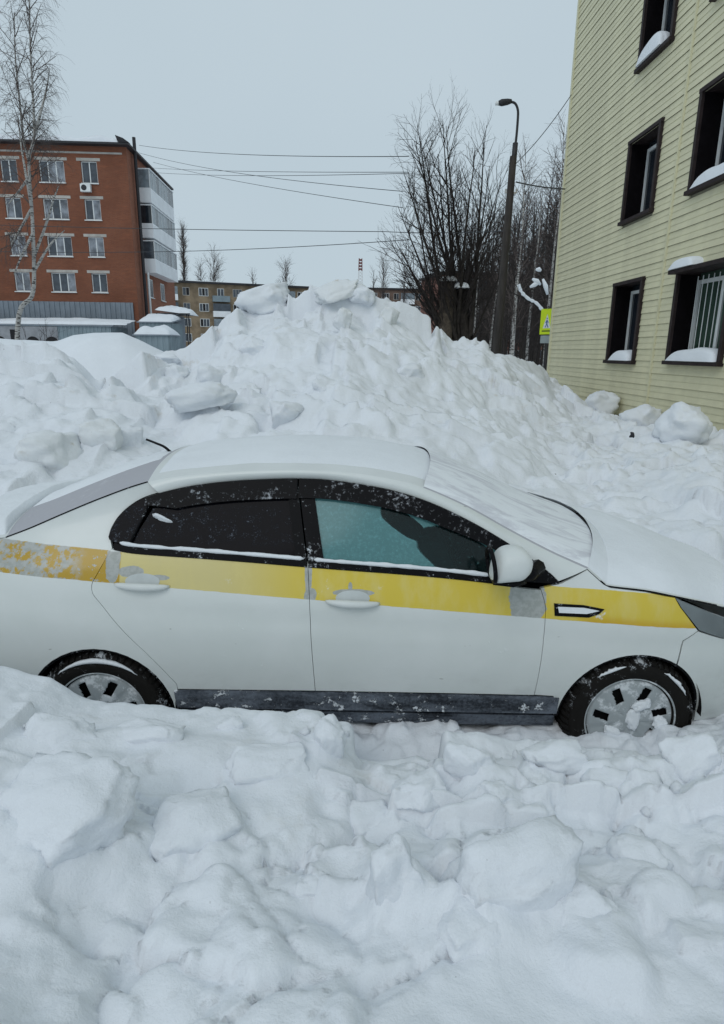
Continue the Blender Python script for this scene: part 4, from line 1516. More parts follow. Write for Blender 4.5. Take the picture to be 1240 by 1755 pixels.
def paint_mat():
    k = NT('white_car_paint')
    x, y, z = k.xyz()
    wob = k.math('MULTIPLY', k.math('SUBTRACT', k.noise(22, 3), 0.5), 0.006)
    lo = k.math('ADD', k.math('MULTIPLY_ADD', x, ls, lowx[0][1] - ls * lowx[0][0]), wob)
    hi = k.math('ADD', k.math('MULTIPLY_ADD', x, us_, upx[0][1] - us_ * upx[0][0]), wob)
    m_ = k.math('MULTIPLY', k.step(k.math('SUBTRACT', z, lo), -0.0008, 0.0008), k.step(k.math('SUBTRACT', hi, z), -0.002, 0.002))
    # places where the film has come off: around the handles, at the door edges, by the mirror, mottled at the tail
    n1 = k.noise(16, 5, 0.65)
    n2 = k.noise(42, 4, 0.6, off=(3, 1, 2))
    gone = None

    def blob(cx, cz, rx, rz, amp=0.5):
        dx = k.math('DIVIDE', k.math('SUBTRACT', x, cx), rx)
        dz = k.math('DIVIDE', k.math('SUBTRACT', z, cz), rz)
        r = k.math('SQRT', k.math('ADD', k.math('MULTIPLY', dx, dx), k.math('MULTIPLY', dz, dz)))
        r = k.math('ADD', r, k.math('MULTIPLY', k.math('SUBTRACT', n1, 0.5), amp * 2))
        return k.step(r, 0.96, 1.0, 1, 0)
    specs = [(*sp(903, 1028), 0.085, 0.16, 0.35), (*sp(225, 980), 0.062, 0.026, 0.45), (*sp(268, 990), 0.06, 0.012, 0.4), (*sp(604, 1016), 0.105, 0.016, 0.3), (*sp(600, 1006), 0.010, 0.022, 0.5),
             (*sp(193, 962), 0.035, 0.10, 0.5), (*sp(528, 985), 0.016, 0.10, 0.7), (*sp(532, 1020), 0.03, 0.03, 0.5)]
    for s_ in specs:
        b = blob(*s_)
        gone = b if gone is None else k.math('MAXIMUM', gone, b)
    tail = k.math('MULTIPLY', k.step(x, -1.30, -1.42), k.step(k.math('ADD', n1, k.math('MULTIPLY', n2, 0.35)), 0.60, 0.70))
    speck = k.math('MULTIPLY', k.step(x, -1.12, -1.16), k.step(n2, 0.60, 0.66))
    gone = k.math('MAXIMUM', gone, k.math('MAXIMUM', tail, speck))
    # the film's colour: deep ochre on the tail, bleached on the rear door, clean yellow in front
    ye = k.mix(k.step(x, -0.75, -0.20), (0.60, 0.51, 0.215), (0.64, 0.485, 0.045))
    ye = k.mix(k.step(k.noise(7, 4, 0.6, stretch=(1.5, 1, 0.5)), 0.42, 0.68, 0, 0.45), ye, (0.66, 0.56, 0.21))
    tl = k.step(x, -1.150, -1.158)
    ye = k.mix(tl, ye, (0.44, 0.27, 0.012))
    ye = k.mix(k.math('MULTIPLY', k.step(x, 0.95, 1.05), k.step(k.math('SUBTRACT', z, lo), 0.045, 0.0, 0, 0.8)), ye, (0.56, 0.33, 0.008))
    grey = k.mix(k.step(n2, 0.4, 0.6), (0.33, 0.345, 0.32), (0.40, 0.41, 0.39))
    white = k.mix(k.step(k.noise(3, 4, 0.6), 0.35, 0.7), (0.625, 0.655, 0.635), (0.66, 0.685, 0.67))
    # road grime low down, in splashes
    gr = k.math('MULTIPLY', k.step(z, 0.62, 0.36), k.step(k.noise(9, 5, 0.65, stretch=(0.6, 1, 1.4)), 0.45, 0.75, 0, 0.5))
    white = k.mix(gr, white, (0.44, 0.45, 0.44))
    scuff = k.step(k.noise(30, 3, 0.5, stretch=(0.35, 1, 1), off=(9, 0, 4)), 0.735, 0.76, 0, 0.6)
    white = k.mix(scuff, white, (0.30, 0.30, 0.29))
    film = k.mix(gone, ye, grey)
    col = k.mix(m_, white, film)
    # crusts of frozen snow stuck to the panels
    fr = k.math('MULTIPLY', k.step(k.noise(11, 5, 0.7, off=(7, 7, 0)), 0.63, 0.70), k.step(k.noise(2.2, 2, off=(2, 5, 8)), 0.50, 0.62))
    col = k.mix(k.math('MULTIPLY', fr, 0.75), col, (0.80, 0.82, 0.83))
    k.l(col, k.b.inputs['Base Color'])
    k.b.inputs['Roughness'].default_value = 0.36
    k.b.inputs['Specular IOR Level'].default_value = 0.35
    k.b.inputs['Coat Weight'].default_value = 0.4
    k.b.inputs['Coat Roughness'].default_value = 0.15
    h = k.math('ADD', k.math('MULTIPLY', fr, 1.0), k.math('MULTIPLY', k.math('MULTIPLY', m_, k.math('SUBTRACT', 1.0, gone)), 0.12))
    k.bump(h, 0.35, 0.006)
    return k.m


PAINT = paint_mat()


def frosted(name, base, rough, cover, scale=30, band=None, frost=(0.62, 0.65, 0.68), spec=0.06, soft=0.09):
    """dark surface dusted with frost and stuck snow"""
    k = NT(name)
    f = k.noise(scale, 6, 0.75)
    g = k.noise(scale * 0.16, 3, 0.6, off=(3, 8, 1))
    mk = k.step(k.math('ADD', f, k.math('MULTIPLY', g, 0.55)), 0.93 - cover * 0.3, 0.93 + soft - cover * 0.3)
    if band:
        x, y, z = k.xyz()
        mk = k.math('MULTIPLY', mk, k.math('MULTIPLY', k.step(z, band[0], band[0] + 0.03), k.step(z, band[1] + 0.03, band[1])))
    k.l(k.mix(mk, base, frost), k.b.inputs['Base Color'])
    k.l(k.step(mk, 0, 1, rough, 0.85), k.b.inputs['Roughness'])
    k.b.inputs['Specular IOR Level'].default_value = spec
    k.bump(mk, 0.4, 0.004)
    return k.m


BLACKG = frosted('black_window_trim', (0.006, 0.006, 0.007), 0.40, 0.16, 60, soft=0.16)
DEFL = frosted('smoked_deflector', (0.006, 0.006, 0.007), 0.35, 0.34, 48, soft=0.2, frost=(0.45, 0.47, 0.50))
TINT = frosted('tinted_glass', (0.004, 0.004, 0.006), 0.12, 0.32, 150, (1.13, 1.28), (0.22, 0.24, 0.28), 0.05, 0.25)


def sill_mat():
    k = NT('sill_plastic')
    x, y, z = k.xyz()
    dust = k.step(k.math('ADD', k.noise(7, 4, 0.6, stretch=(0.5, 1, 1.6)), k.math('MULTIPLY', k.noise(70, 4, 0.7), 0.5)), 0.52, 0.98, 0, 0.85)
    c = k.mix(dust, (0.022, 0.025, 0.031), (0.20, 0.225, 0.265))
    cr2 = k.math('ADD', k.noise(21, 6, 0.72, off=(3, 3, 3)), k.math('MULTIPLY', k.noise(3.2, 3, 0.6, off=(6, 1, 2)), 0.45))
    crust = k.step(cr2, 0.815, 0.86)
    c = k.mix(crust, c, (0.70, 0.73, 0.76))
    k.l(c, k.b.inputs['Base Color'])
    k.b.inputs['Roughness'].default_value = 0.7
    k.b.inputs['Specular IOR Level'].default_value = 0.1
    k.bump(crust, 0.8, 0.012)
    return k.m


SILL = sill_mat()
RUBBER = frosted('tyre_rubber', (0.014, 0.013, 0.012), 0.75, 0.30, 22, soft=0.16)
BLK = pm('black_underbody', (0.008, 0.008, 0.009), 0.9, 0.2, 6)
SEAT = pm('seat_cloth', (0.014, 0.014, 0.016), 0.95, 0.2, 20)


def front_glass():
    k = NT('frosted_side_glass')
    out = k.t.nodes['Material Output']
    tr_ = k.n('ShaderNodeBsdfTransparent')
    tr_.inputs['Color'].default_value = (0.30, 0.58, 0.58, 1)
    df = k.n('ShaderNodeBsdfDiffuse')
    df.inputs['Color'].default_value = (0.13, 0.31, 0.32, 1)
    gl = k.n('ShaderNodeBsdfGlossy')
    gl.inputs['Roughness'].default_value = 0.12
    gl.inputs['Color'].default_value = (0.8, 0.85, 0.85, 1)
    f = k.noise(60, 6, 0.75)
    g = k.noise(5, 4, 0.6, off=(1, 4, 6))
    x, y, z = k.xyz()
    # a clear patch has melted in front of the seat
    def oval(px, py, rx, rz, ang):
        cx, cz = sp(px, py)
        ux, uz = k.math('SUBTRACT', x, cx), k.math('SUBTRACT', z, cz)
        ca, sa = math.cos(ang), math.sin(ang)
        dx = k.math('DIVIDE', k.math('ADD', k.math('MULTIPLY', ux, ca), k.math('MULTIPLY', uz, sa)), rx)
        dz = k.math('DIVIDE', k.math('SUBTRACT', k.math('MULTIPLY', uz, ca), k.math('MULTIPLY', ux, sa)), rz)
        return k.math('ADD', k.math('SQRT', k.math('ADD', k.math('MULTIPLY', dx, dx), k.math('MULTIPLY', dz, dz))), k.math('MULTIPLY', k.math('SUBTRACT', g, 0.5), 0.5))
    r_ = k.math('MINIMUM', oval(692, 898, 0.135, 0.048, -0.55), oval(780, 948, 0.20, 0.105, -0.35))
    out_ = k.step(r_, 0.90, 1.02)
    clear = k.step(out_, 0, 1, 0.03, 0.62)
    clear = k.math('ADD', clear, k.math('MULTIPLY', out_, k.step(f, 0.45, 0.75, 0, 0.30)))
    clear = k.math('ADD', clear, k.step(k.noise(90, 5, 0.7, off=(5, 5, 5)), 0.62, 0.72, 0, 0.5))
    mx = k.n('ShaderNodeMixShader')
    k.l(clear, mx.inputs[0])
    k.l(tr_.outputs[0], mx.inputs[1])
    k.l(df.outputs[0], mx.inputs[2])
    fr = k.n('ShaderNodeFresnel')
    fr.inputs['IOR'].default_value = 1.4
    mx2 = k.n('ShaderNodeMixShader')
    k.l(fr.outputs[0], mx2.inputs[0])
    k.l(mx.outputs[0], mx2.inputs[1])
    k.l(gl.outputs[0], mx2.inputs[2])
    k.l(mx2.outputs[0], out.inputs['Surface'])
    return k.m


FGLASS = front_glass()

# ---- outlines taken along the body
WX, WZ, WR, AR_ = 1.285, 0.305, 0.315, 0.352
DT = [(184, 921), (190, 903), (206, 880), (236, 858), (272, 845), (330, 832), (400, 824), (470, 820.5), (512, 820), (560, 822), (620, 830), (680, 842), (740, 862), (800, 890), (850, 918), (900, 950), (940, 980), (957, 996)]
DL = [(957, 1001), (900, 997), (840, 988), (760, 979), (680, 972), (600, 966), (524, 960), (430, 952), (340, 945), (270, 940), (225, 936), (196, 930), (186, 926)]
dtop, dlow = sm(DT), sm(DL)


def cut(curve, x0, x1):
    """the piece of a left-to-right curve between two x positions"""
    cs = sorted(curve)
    xs_, zs_ = [c[0] for c in cs], [c[1] for c in cs]
    mid = [(a, b) for a, b in cs if x0 < a < x1]
    return [(x0, float(np.interp(x0, xs_, zs_)))] + mid + [(x1, float(np.interp(x1, xs_, zs_)))]


def zat(curve, x):
    cs = sorted(curve)
    return float(np.interp(x, [c[0] for c in cs], [c[1] for c in cs]))


def arc(cx, a0, a1, r=AR_, n=20):
    return [(cx + r * math.cos(R(a0 + (a1 - a0) * k / n)), WZ + r * math.sin(R(a0 + (a1 - a0) * k / n))) for k in range(n + 1)]


belt = [(x, z - 0.030) for x, z in dlow]                      # top edge of the door skins
bgap_top, bgap_belt, bgap_mid, bgap_low = sp(511, 821), sp(527, 962), sp(533, 1100), sp(540, 1184)
bcurve = [tuple(p) for p in crom([bgap_belt, sp(530, 1030), bgap_mid, bgap_low], 4)]
fcurve = sm([(926, 1008), (934, 1037), (934, 1060), (930, 1108), (922, 1160), (915, 1191)], 4)
rcurve = sm([(190, 941), (166, 984), (157.5, 1000), (157.5, 1014), (167, 1029), (215, 1086), (262, 1131), (302, 1172)], 4)
silly = [sp(304, 1181), sp(540, 1184), sp(760, 1188), sp(915, 1191.5), sp(948, 1193)]
rail = [(253, 826, 0.27), (300, 817, 0.275), (400, 808, 0.285), (510, 805, 0.29), (600, 810, 0.285), (680, 823, 0.275), (725, 836, 0.265), (800, 869, 0.235), (870, 908, 0.20), (940, 945, 0.125), (1006, 975, inset(*sp(1006, 975)))]
railp = [np.array([at(a, b, Y0 + c)[0] - XM, -0.85 + c, at(a, b, Y0 + c)[2]]) for a, b, c in rail]
railc = crom(railp, 5)
backl = [(253, 826, 0.27), (218, 837, 0.25), (160, 859, 0.225), (105, 882, 0.205), (52, 905, 0.19), (10, 921, 0.185)]
backp = [np.array([at(a, b, Y0 + c)[0] - XM, -0.85 + c, at(a, b, Y0 + c)[2]]) for a, b, c in backl]
backc = crom(backp, 5)
deckz = backp[-1][2]
hoodp = [railp[-1]] + [np.array([sp(*q)[0], yside(*sp(*q)) + 0.004, sp(*q)[1]]) for q in ((1034, 1000), (1046, 1006), (1105, 1013), (1156, 1023))]
hoodp += [np.array([1.72, -0.66, 0.835]), np.array([1.90, -0.60, 0.78]), np.array([2.03, -0.52, 0.71])]
hoodc = crom(hoodp, 5)

MIRW = pm('mirror_white', (0.64, 0.665, 0.65), 0.4, 0.04, 5)
for side in (-1, 1):
    near = side < 0
    gm = FGLASS
    # quarter panel with the C pillar
    arcR = arc(-WX, 2, 178)
    qp = list(rcurve) + [silly[0]] + [(-WX + AR_ + 0.005, 0.36)] + arcR + [(-WX - AR_ - 0.02, 0.36), (-1.78, 0.60), (-2.02, 0.66), (-2.13, 0.80), (-2.13, 0.96), (-2.05, deckz - 0.05)]
    qp += [(p[0], p[2]) for p in backc[::-1]] + [dtop[len([p for p in dtop if p[0] < sp(272, 845)[0]])]]
    qp += [p for p in dtop[::-1] if p[0] < sp(272, 845)[0]] + [sp(186, 927)]

    def qsurf(x, z):
        # pull in towards the rear glass edge so the pillar meets it
        base_ = yside(x, z)
        if z > 1.02:
            zb = float(np.interp(x, [p[0] for p in backc[::-1]], [p[2] for p in backc[::-1]]))
            yb_ = float(np.interp(x, [p[0] for p in backc[::-1]], [p[1] for p in backc[::-1]]))
            k = max(0.0, min(1.0, (z - 1.0) / max(0.03, zb - 1.0)))
            return base_ * (1 - k ** 2) + yb_ * k ** 2 if x < -1.0 else base_
        return base_
    panel('quarter_panel', qp, PAINT, car, side=side, surf=qsurf)
    # roof rail and A pillar skin
    rb = MB()
    i0 = sp(272, 845)[0]
    d3 = [(x, z) for x, z in dtop if x >= i0 - 0.001]

    def strip(u, v, d3=d3):
        k = u * (len(d3) - 1)
        i = min(int(k), len(d3) - 2)
        x, z = d3[i][0] + (d3[i + 1][0] - d3[i][0]) * (k - i), d3[i][1] + (d3[i + 1][1] - d3[i][1]) * (k - i)
        a = np.array([x, yside(x, z), z])
        k2 = u * (len(railc) - 1)
        j = min(int(k2), len(railc) - 2)
        b = railc[j] + (railc[j + 1] - railc[j]) * (k2 - j)
        p = a * (1 - v) + b * v
        p[1] -= 0.012 * math.sin(math.pi * v)
        p[2] += 0.004 * math.sin(math.pi * v)
        return (p[0], p[1] * (1 if near else -1), p[2])
    rb.grid(strip, 90, 6)
    rb.build('roof_rail', PAINT, car, True)
    # doors
    rd = [p for p in rcurve] + [silly[0], silly[1]] + bcurve[::-1] + [p for p in cut(belt, sp(190, 941)[0] + 0.012, bgap_belt[0] - 0.002)[::-1]]
    rdoor = panel('door', rd, PAINT, car, side=side)
    fd = bcurve + [silly[2], silly[3]] + fcurve[::-1] + cut(belt, bgap_belt[0] + 0.002, sp(926, 1008)[0])[::-1]
    fdoor = panel('door', fd, PAINT, car, side=side)
    # fender
    arcF = arc(WX, 178, 58)
    fn = fcurve + [silly[4], (WX - AR_ - 0.012, 0.34)] + arcF + [sp(1170, 1098), sp(1196, 1081), sp(1166, 1041), sp(1156, 1024)] + [(p[0], p[2] - 0.004) for p in hoodp[4:0:-1]] + [(railp[-1][0], railp[-1][2] - 0.003), sp(962, 1000)]
    fender = panel('fender', fn, PAINT, car, side=side)
    # front and rear bumper corners
    bf = arc(WX, 57, 4) + [(WX + AR_ + 0.02, 0.24), (1.98, 0.20), (2.10, 0.28), (2.10, 0.62), (1.98, 0.655), (1.70, 0.715), sp(1196, 1082), sp(1171, 1099)]
    panel('bumper_corner', bf, PAINT, car, side=side)
    br_ = [(-WX - AR_ - 0.022, 0.36), (-1.78, 0.60), (-2.02, 0.66), (-2.13, 0.66), (-2.17, 0.30), (-2.05, 0.24), (-WX - AR_ - 0.03, 0.26)]
    panel('bumper_corner', br_, PAINT, car, side=side)
    HLM = glass_mat('headlamp_glass', (0.16, 0.185, 0.19), 0.12, 0.6) if near else MATS['headlamp_glass']
    hl = [sp(1157, 1025), sp(1167, 1042), sp(1197, 1080), (1.70, 0.718), (1.98, 0.66), (2.0, 0.70), (1.86, 0.775), (1.70, 0.82)]
    panel('headlight', hl, HLM, car, side=side, off=0.004)
    # sill cover, black, with a second fold below
    lower = [(-WX + AR_ + 0.012, 0.29), (WX - AR_ - 0.014, 0.27)]
    slp = [(-WX + AR_ + 0.006, silly[0][1] - 0.006)] + [(x, z - 0.006) for x, z in silly] + [(WX - AR_ - 0.001, silly[-1][1] - 0.008), (WX - AR_ - 0.001, 0.322), (-WX + AR_ + 0.010, 0.335)]
    sill = panel('sill_cover', slp, SILL, car, side=side, off=0.006)
    panel('sill_fold', [(-WX + AR_ + 0.014, 0.314), (WX - AR_ - 0.003, 0.299), (WX - AR_ + 0.004, 0.225), (-WX + AR_ + 0.03, 0.235)], SILL, sill, side=side, off=-0.012)
    # arch lips
    for cx, a0, a1 in ((WX, 180, 2), (-WX, 178, 0)):
        pts = [(x, (yside(x, z) + 0.010) * (1 if near else -1), z) for x, z in arc(cx, a0, a1, AR_ - 0.004, 30)]
        MB().tube(pts, 0.009, 6).build('arch_lip', BLACKG, car, True)
        wl_ = MB()
        wl_.grid(lambda u, v: (cx + (AR_ + 0.012) * math.cos(math.pi * u), (-0.80 + 0.42 * v) * (1 if near else -1), WZ + (AR_ + 0.012) * math.sin(math.pi * u)), 24, 2)
        wl_.add([(cx - 0.4, -0.40 * (1 if near else -1), 0.05), (cx + 0.4, -0.40 * (1 if near else -1), 0.05), (cx + 0.4, -0.40 * (1 if near else -1), 0.68), (cx - 0.4, -0.40 * (1 if near else -1), 0.68)], [(0, 1, 2, 3)])
        wl_.build('wheel_well', BLK, car, fix=False)
    # inner side of the body, made black so the panel gaps look dark
    li = [(-2.0, 0.45), (-1.66, 0.45)] + arc(-WX, 168, 12, AR_ + 0.018) + [(WX - AR_ - 0.03, 0.36)] + arc(WX, 168, 12, AR_ + 0.018) + [(2.0, 0.45), (1.95, 0.70), (1.50, 0.86), (1.05, 0.93), (0.9, 0.93), (-1.1, 1.06), (-2.0, 0.98)]
    panel('dark_liner', li, BLK, car, side=side, off=-0.028, lip=0, step=0.08)
    # ---- window band
    g_t, g_b = [(x, z - 0.062) for x, z in dtop], [(x, z + 0.004) for x, z in dlow]
    xr0, xr1 = sp(252, 866)[0], sp(190, 931)[0]
    xb_top, xb_bot = sp(495, 846)[0], sp(507, 955)[0]
    xf_top, xf_bot = sp(537, 846)[0], sp(554, 960)[0]
    # rear pane and quarter pane
    up = cut(g_t, sp(262, 862)[0], xb_top)
    lo_ = cut(g_b, sp(222, 934)[0], xb_bot)
    panel('window_glass', up + lo_[::-1], TINT, rdoor, side=side, off=-0.010, gap=0.0, lip=0)
    qg = [p for p in dtop if p[0] < sp(262, 850)[0]] + [sp(262, 850), sp(220, 934)] + [p for p in dlow if p[0] < sp(220, 934)[0]]
    panel('quarter_window', qg, TINT, car, side=side, off=-0.006, gap=0.002, lip=0.01)
    MB().tube([(*[sp(262, 851)[0], (yside(*sp(262, 851)) - 0.002) * (1 if near else -1)], sp(262, 851)[1]), (sp(221, 934)[0], (yside(*sp(221, 934)) - 0.002) * (1 if near else -1), sp(221, 934)[1])], 0.006, 6).build('divider_bar', BLACKG, rdoor, True)
    # deflectors along the tops
    dr = cut(dtop, sp(250, 853)[0], bgap_top[0] - 0.003)
    dro = dr + [(x, z - 0.085 * min(1, (x - dr[0][0] + 0.1) / 0.25)) for x, z in dr[::-1]]
    panel('wind_deflector', dro, DEFL, rdoor, side=side, off=0.012, gap=0.001, lip=0.016)
    df_ = cut(dtop, bgap_top[0] + 0.004, sp(905, 953)[0])
    dfo = df_ + [(x, z - (0.082 if x < 0.35 else max(0.03, 0.082 - 0.08 * (x - 0.35)))) for x, z in df_[::-1]]
    panel('wind_deflector', dfo, DEFL, fdoor, side=side, off=0.012, gap=0.001, lip=0.016)
    # pillar covers
    panel('pillar_cover', [sp(492, 836), (bgap_top[0] - 0.003, bgap_top[1] - 0.02), (bgap_belt[0] - 0.004, bgap_belt[1]), sp(506, 958)], BLACKG, rdoor, side=side, off=0.002, gap=0.001)
    panel('pillar_cover', [(bgap_top[0] + 0.003, bgap_top[1] - 0.02), sp(537, 838), sp(555, 963), (bgap_belt[0] + 0.003, bgap_belt[1] - 0.002)], BLACKG, fdoor, side=side, off=0.002, gap=0.001)
    # front pane
    up = cut(g_t, xf_top, sp(862, 945)[0])
    lo_ = cut(g_b, xf_bot, sp(862, 990)[0])
    panel('window_glass', up + lo_[::-1], FGLASS, fdoor, side=side, off=-0.010, gap=0.0, lip=0)
    # mirror triangle
    tri = cut(dtop, sp(852, 925)[0], dtop[-1][0]) + [sp(957, 1001), sp(900, 997), sp(852, 990)]
    panel('mirror_triangle', tri, BLACKG, fdoor, side=side, off=0.003, gap=0.001)
    # belt mouldings
    for dd, x0, x1 in ((rdoor, sp(196, 930)[0], bgap_belt[0] - 0.004), (fdoor, bgap_belt[0] + 0.004, sp(850, 988)[0])):
        bmould = cut(dlow, x0, x1)
        panel('belt_moulding', bmould + [(x, z - 0.028) for x, z in bmould[::-1]], BLACKG, dd, side=side, off=0.005, gap=0.0005)
    # handles: recess and a curved grip
    for dd, (hx0, hx1, hy0, hy1) in ((rdoor, (197, 290, 984, 1006)), (fdoor, (558, 650, 1011, 1037))):
        hc0, hc1 = sp(hx0, (hy0 + hy1) / 2 + 3), sp(hx1, (hy0 + hy1) / 2 + 7)
        L_ = hc1[0] - hc0[0]
        cx, cz = (hc0[0] + hc1[0]) / 2, (hc0[1] + hc1[1]) / 2
        el = [(cx + L_ * 0.32 * math.cos(2 * math.pi * k / 20), cz + 0.010 + 0.034 * math.sin(2 * math.pi * k / 20)) for k in range(20)]
        panel('handle_recess', el, pm('recess_grey', (0.50, 0.53, 0.525), 0.6) if 'recess_grey' not in MATS else MATS['recess_grey'], dd, side=side, off=0.0015, gap=0, lip=0.004, step=0.02)
        gp, gr_ = [], []
        for k in range(17):
            u = k / 16
            x = hc0[0] + L_ * u
            z = hc0[1] + (hc1[1] - hc0[1]) * u - 0.006
            b_ = math.sin(math.pi * u) ** 0.6
            gp.append((x, (yside(x, z) - 0.004 - 0.030 * b_) * (1 if near else -1), z))
            gr_.append(0.005 + 0.014 * math.sin(math.pi * u) ** 0.5)
        MB().tube(gp, gr_, 10).build('handle', MIRW, dd, True)
    # fender vent
    vp = [sp(949, 1034), sp(1000, 1037), sp(1035, 1044), sp(1026, 1052), sp(1008, 1058), sp(950, 1055)]
    ven = panel('side_vent', vp, BLACKG, fender, side=side, off=0.004, gap=0, lip=0.006, step=0.015)
    vi = [sp(955, 1039), sp(1000, 1041), sp(1026, 1046), sp(1004, 1051), sp(957, 1049)]
    panel('vent_blade', vi, SNOWCAR, ven, side=side, off=0.009, gap=0, lip=0.004, step=0.015)
    # door mirror: shell, black foot and rim
    sg = 1 if near else -1
    mc = at(874, 967, Y0 - 0.10)
    mx_, mz_ = mc[0] - XM, mc[2]
    bm = bmesh.new()
    bmesh.ops.create_uvsphere(bm, u_segments=24, v_segments=16, radius=1)
    for v in bm.verts:
        x, y, z = [math.copysign(abs(q_) ** 0.78, q_) for q_ in v.co]
        k = 1 - 0.38 * max(0, x) ** 2
        z2 = z * (1 if z < 0 else 1.05) * k
        if z2 < -0.66:
            z2 = -0.66
        xx = x * 0.090 if x > 0 else -0.082 * abs(x) ** 0.6
        v.co = (mx_ + xx + 0.012 * z2, (-0.955 + y * 0.090) * sg, mz_ + z2 * 0.080 - (0.018 * max(0, -x)))
    me = bpy.data.meshes.new('mirror_shell')
    bmesh.ops.recalc_face_normals(bm, faces=bm.faces)
    bm.to_mesh(me)
    bm.free()
    me.polygons.foreach_set('use_smooth', [True] * len(me.polygons))
    me.materials.append(MIRW)
    msh = link('mirror', me, fdoor)
    MB().tube([(mx_ + 0.02, -0.93 * sg, mz_ - 0.066), (mx_ + 0.10, -0.90 * sg, mz_ - 0.062), (mx_ + 0.16, -0.83 * sg, mz_ - 0.052)], [0.030, 0.034, 0.036], 8).build('mirror_foot', BLACKG, msh, True)
    rim = []
    for k in range(25):
        q = 2 * math.pi * k / 24
        rim.append((mx_ - 0.083 - 0.010 * math.sin(q), (-0.955 + 0.088 * math.cos(q)) * sg, mz_ - 0.004 + 0.075 * max(-0.8, math.sin(q))))
    MB().tube(rim, 0.010, 6).build('mirror_rim', BLACKG, msh, True)
    MB().tube([(mx_ - 0.08, -1.0 * sg, mz_ - 0.066), (mx_, -1.02 * sg, mz_ - 0.068), (mx_ + 0.06, -0.99 * sg, mz_ - 0.064)], 0.012, 6).build('mirror_base', BLACKG, msh, True)
    # ---- wheels
    for cx in (WX, -WX):
        tyre = MB()
        prf = [(0.205, 0.085), (0.222, 0.100), (0.262, 0.103), (0.292, 0.094), (0.306, 0.080), (0.314, 0.055), (0.316, 0.0), (0.314, -0.055), (0.306, -0.08), (0.262, -0.1), (0.205, -0.085)]
        tyre.lathe([(r_, -h) for r_, h in prf], 56)
        wo = tyre.build('wheel', RUBBER, car, True, (cx, -0.735 * sg, WZ), 0 if near else math.pi)
        tread = MB()
        for k in range(56):
            q = 2 * math.pi * (k + 0.5) / 56
            c_, s2 = math.cos(q), math.sin(q)
            t_ = Vector((-s2, 0, c_))
            rv = Vector((c_, 0, s2))
            for (ya, yb_, ra_, rb_) in ((-0.096, -0.055, 0.296, 0.3165), (-0.050, -0.008, 0.3135, 0.3195), (0.0, 0.05, 0.3135, 0.3195)):
                pA, pB = rv * ra_ + Vector((0, ya, 0)), rv * rb_ + Vector((0, yb_, 0))
                d_ = t_ * 0.0105
                o_ = rv * 0.006 + Vector((0, -0.004 if ya < -0.09 else 0, 0))
                tread.hexa([pA - d_, pA + d_, pB + d_, pB - d_, pA - d_ + o_, pA + d_ + o_, pB + d_ + o_, pB - d_ + o_])
        tr_o = tread.build('tread', RUBBER, wo, fix=False)
        tr_o['kind'] = 'stuff'
        # hub cap: dished disc pierced by slots
        HUB = frosted('hubcap_grey', (0.33, 0.36, 0.37), 0.45, 0.46, 11, None, (0.62, 0.65, 0.67), 0.3, 0.12) if 'hubcap_grey' not in MATS else MATS['hubcap_grey']
        nr, na = 22, 168
        rr = [0.018 + (0.218 - 0.018) * i / nr for i in range(nr + 1)]
        hb = MB()
        prof_h = lambda r_: -0.094 - 0.016 * math.cos(min(1, r_ / 0.19) * math.pi / 2) + (0.010 if r_ > 0.208 else 0)
        nsl = 7

        def slot(r_, q):
            a = (q - R(68)) * nsl / (2 * math.pi)
            d = (a - round(a)) * (2 * math.pi / nsl) * r_
            return 0.112 < r_ < 0.180 and abs(d + 0.10 * (r_ - 0.15)) < 0.021
        vs, fs = [], []
        for i in range(nr + 1):
            for k in range(na):
                q = 2 * math.pi * k / na
                r_ = rr[i]
                rad_groove = 0.0
                a = (q - R(68)) * nsl / (2 * math.pi)
                d = abs(a - round(a)) * 2
                rad_groove = 0.004 * sstep(np.array(d), 0.6, 1.0) * (1 if 0.05 < r_ < 0.2 else 0)
                vs.append((r_ * math.cos(q), prof_h(r_) + float(rad_groove), r_ * math.sin(q)))
        for i in range(nr):
            for k in range(na):
                if slot((rr[i] + rr[i + 1]) / 2, 2 * math.pi * (k + 0.5) / na):
                    continue
                fs.append((i * na + k, i * na + (k + 1) % na, (i + 1) * na + (k + 1) % na, (i + 1) * na + k))
        hb.add(vs, fs)
        ho = hb.build('hubcap', HUB, wo, True)
        sd_ = ho.modifiers.new('thickness', 'SOLIDIFY')
        sd_.thickness = 0.006
        MB().lathe([(0.001, -0.116), (0.024, -0.115), (0.030, -0.106), (0.030, -0.09)], 24).build('hub_badge', HUB, wo, True)
        MB().lathe([(0.001, -0.055), (0.21, -0.055), (0.212, -0.09)], 32).build('slot_backing', BLK, wo, True)  # black disc set behind the hubcap slots to make them dark
        MB().lathe([(0.214, -0.098), (0.219, -0.102), (0.223, -0.099)], 56).build('rim_edge', HUB, wo, True)


# ---- panels that run across the car
def across(curve, crown, bx0, bx1, up=True):
    """patch from a near-side curve to its mirror image; crown lifts the middle, bx bows its ends along x"""
    def f(u, v):
        k = u * (len(curve) - 1)
        i = min(int(k), len(curve) - 2)
        p = curve[i] + (curve[i + 1] - curve[i]) * (k - i)
        s = 2 * v - 1
        c = 1 - s * s
        cc = 1 - abs(s) ** 2.1
        cw = crown(u) if callable(crown) else crown
        return np.array([p[0] + (bx0 + (bx1 - bx0) * u) * c, -p[1] * s, p[2] + cw * cc])
    return f


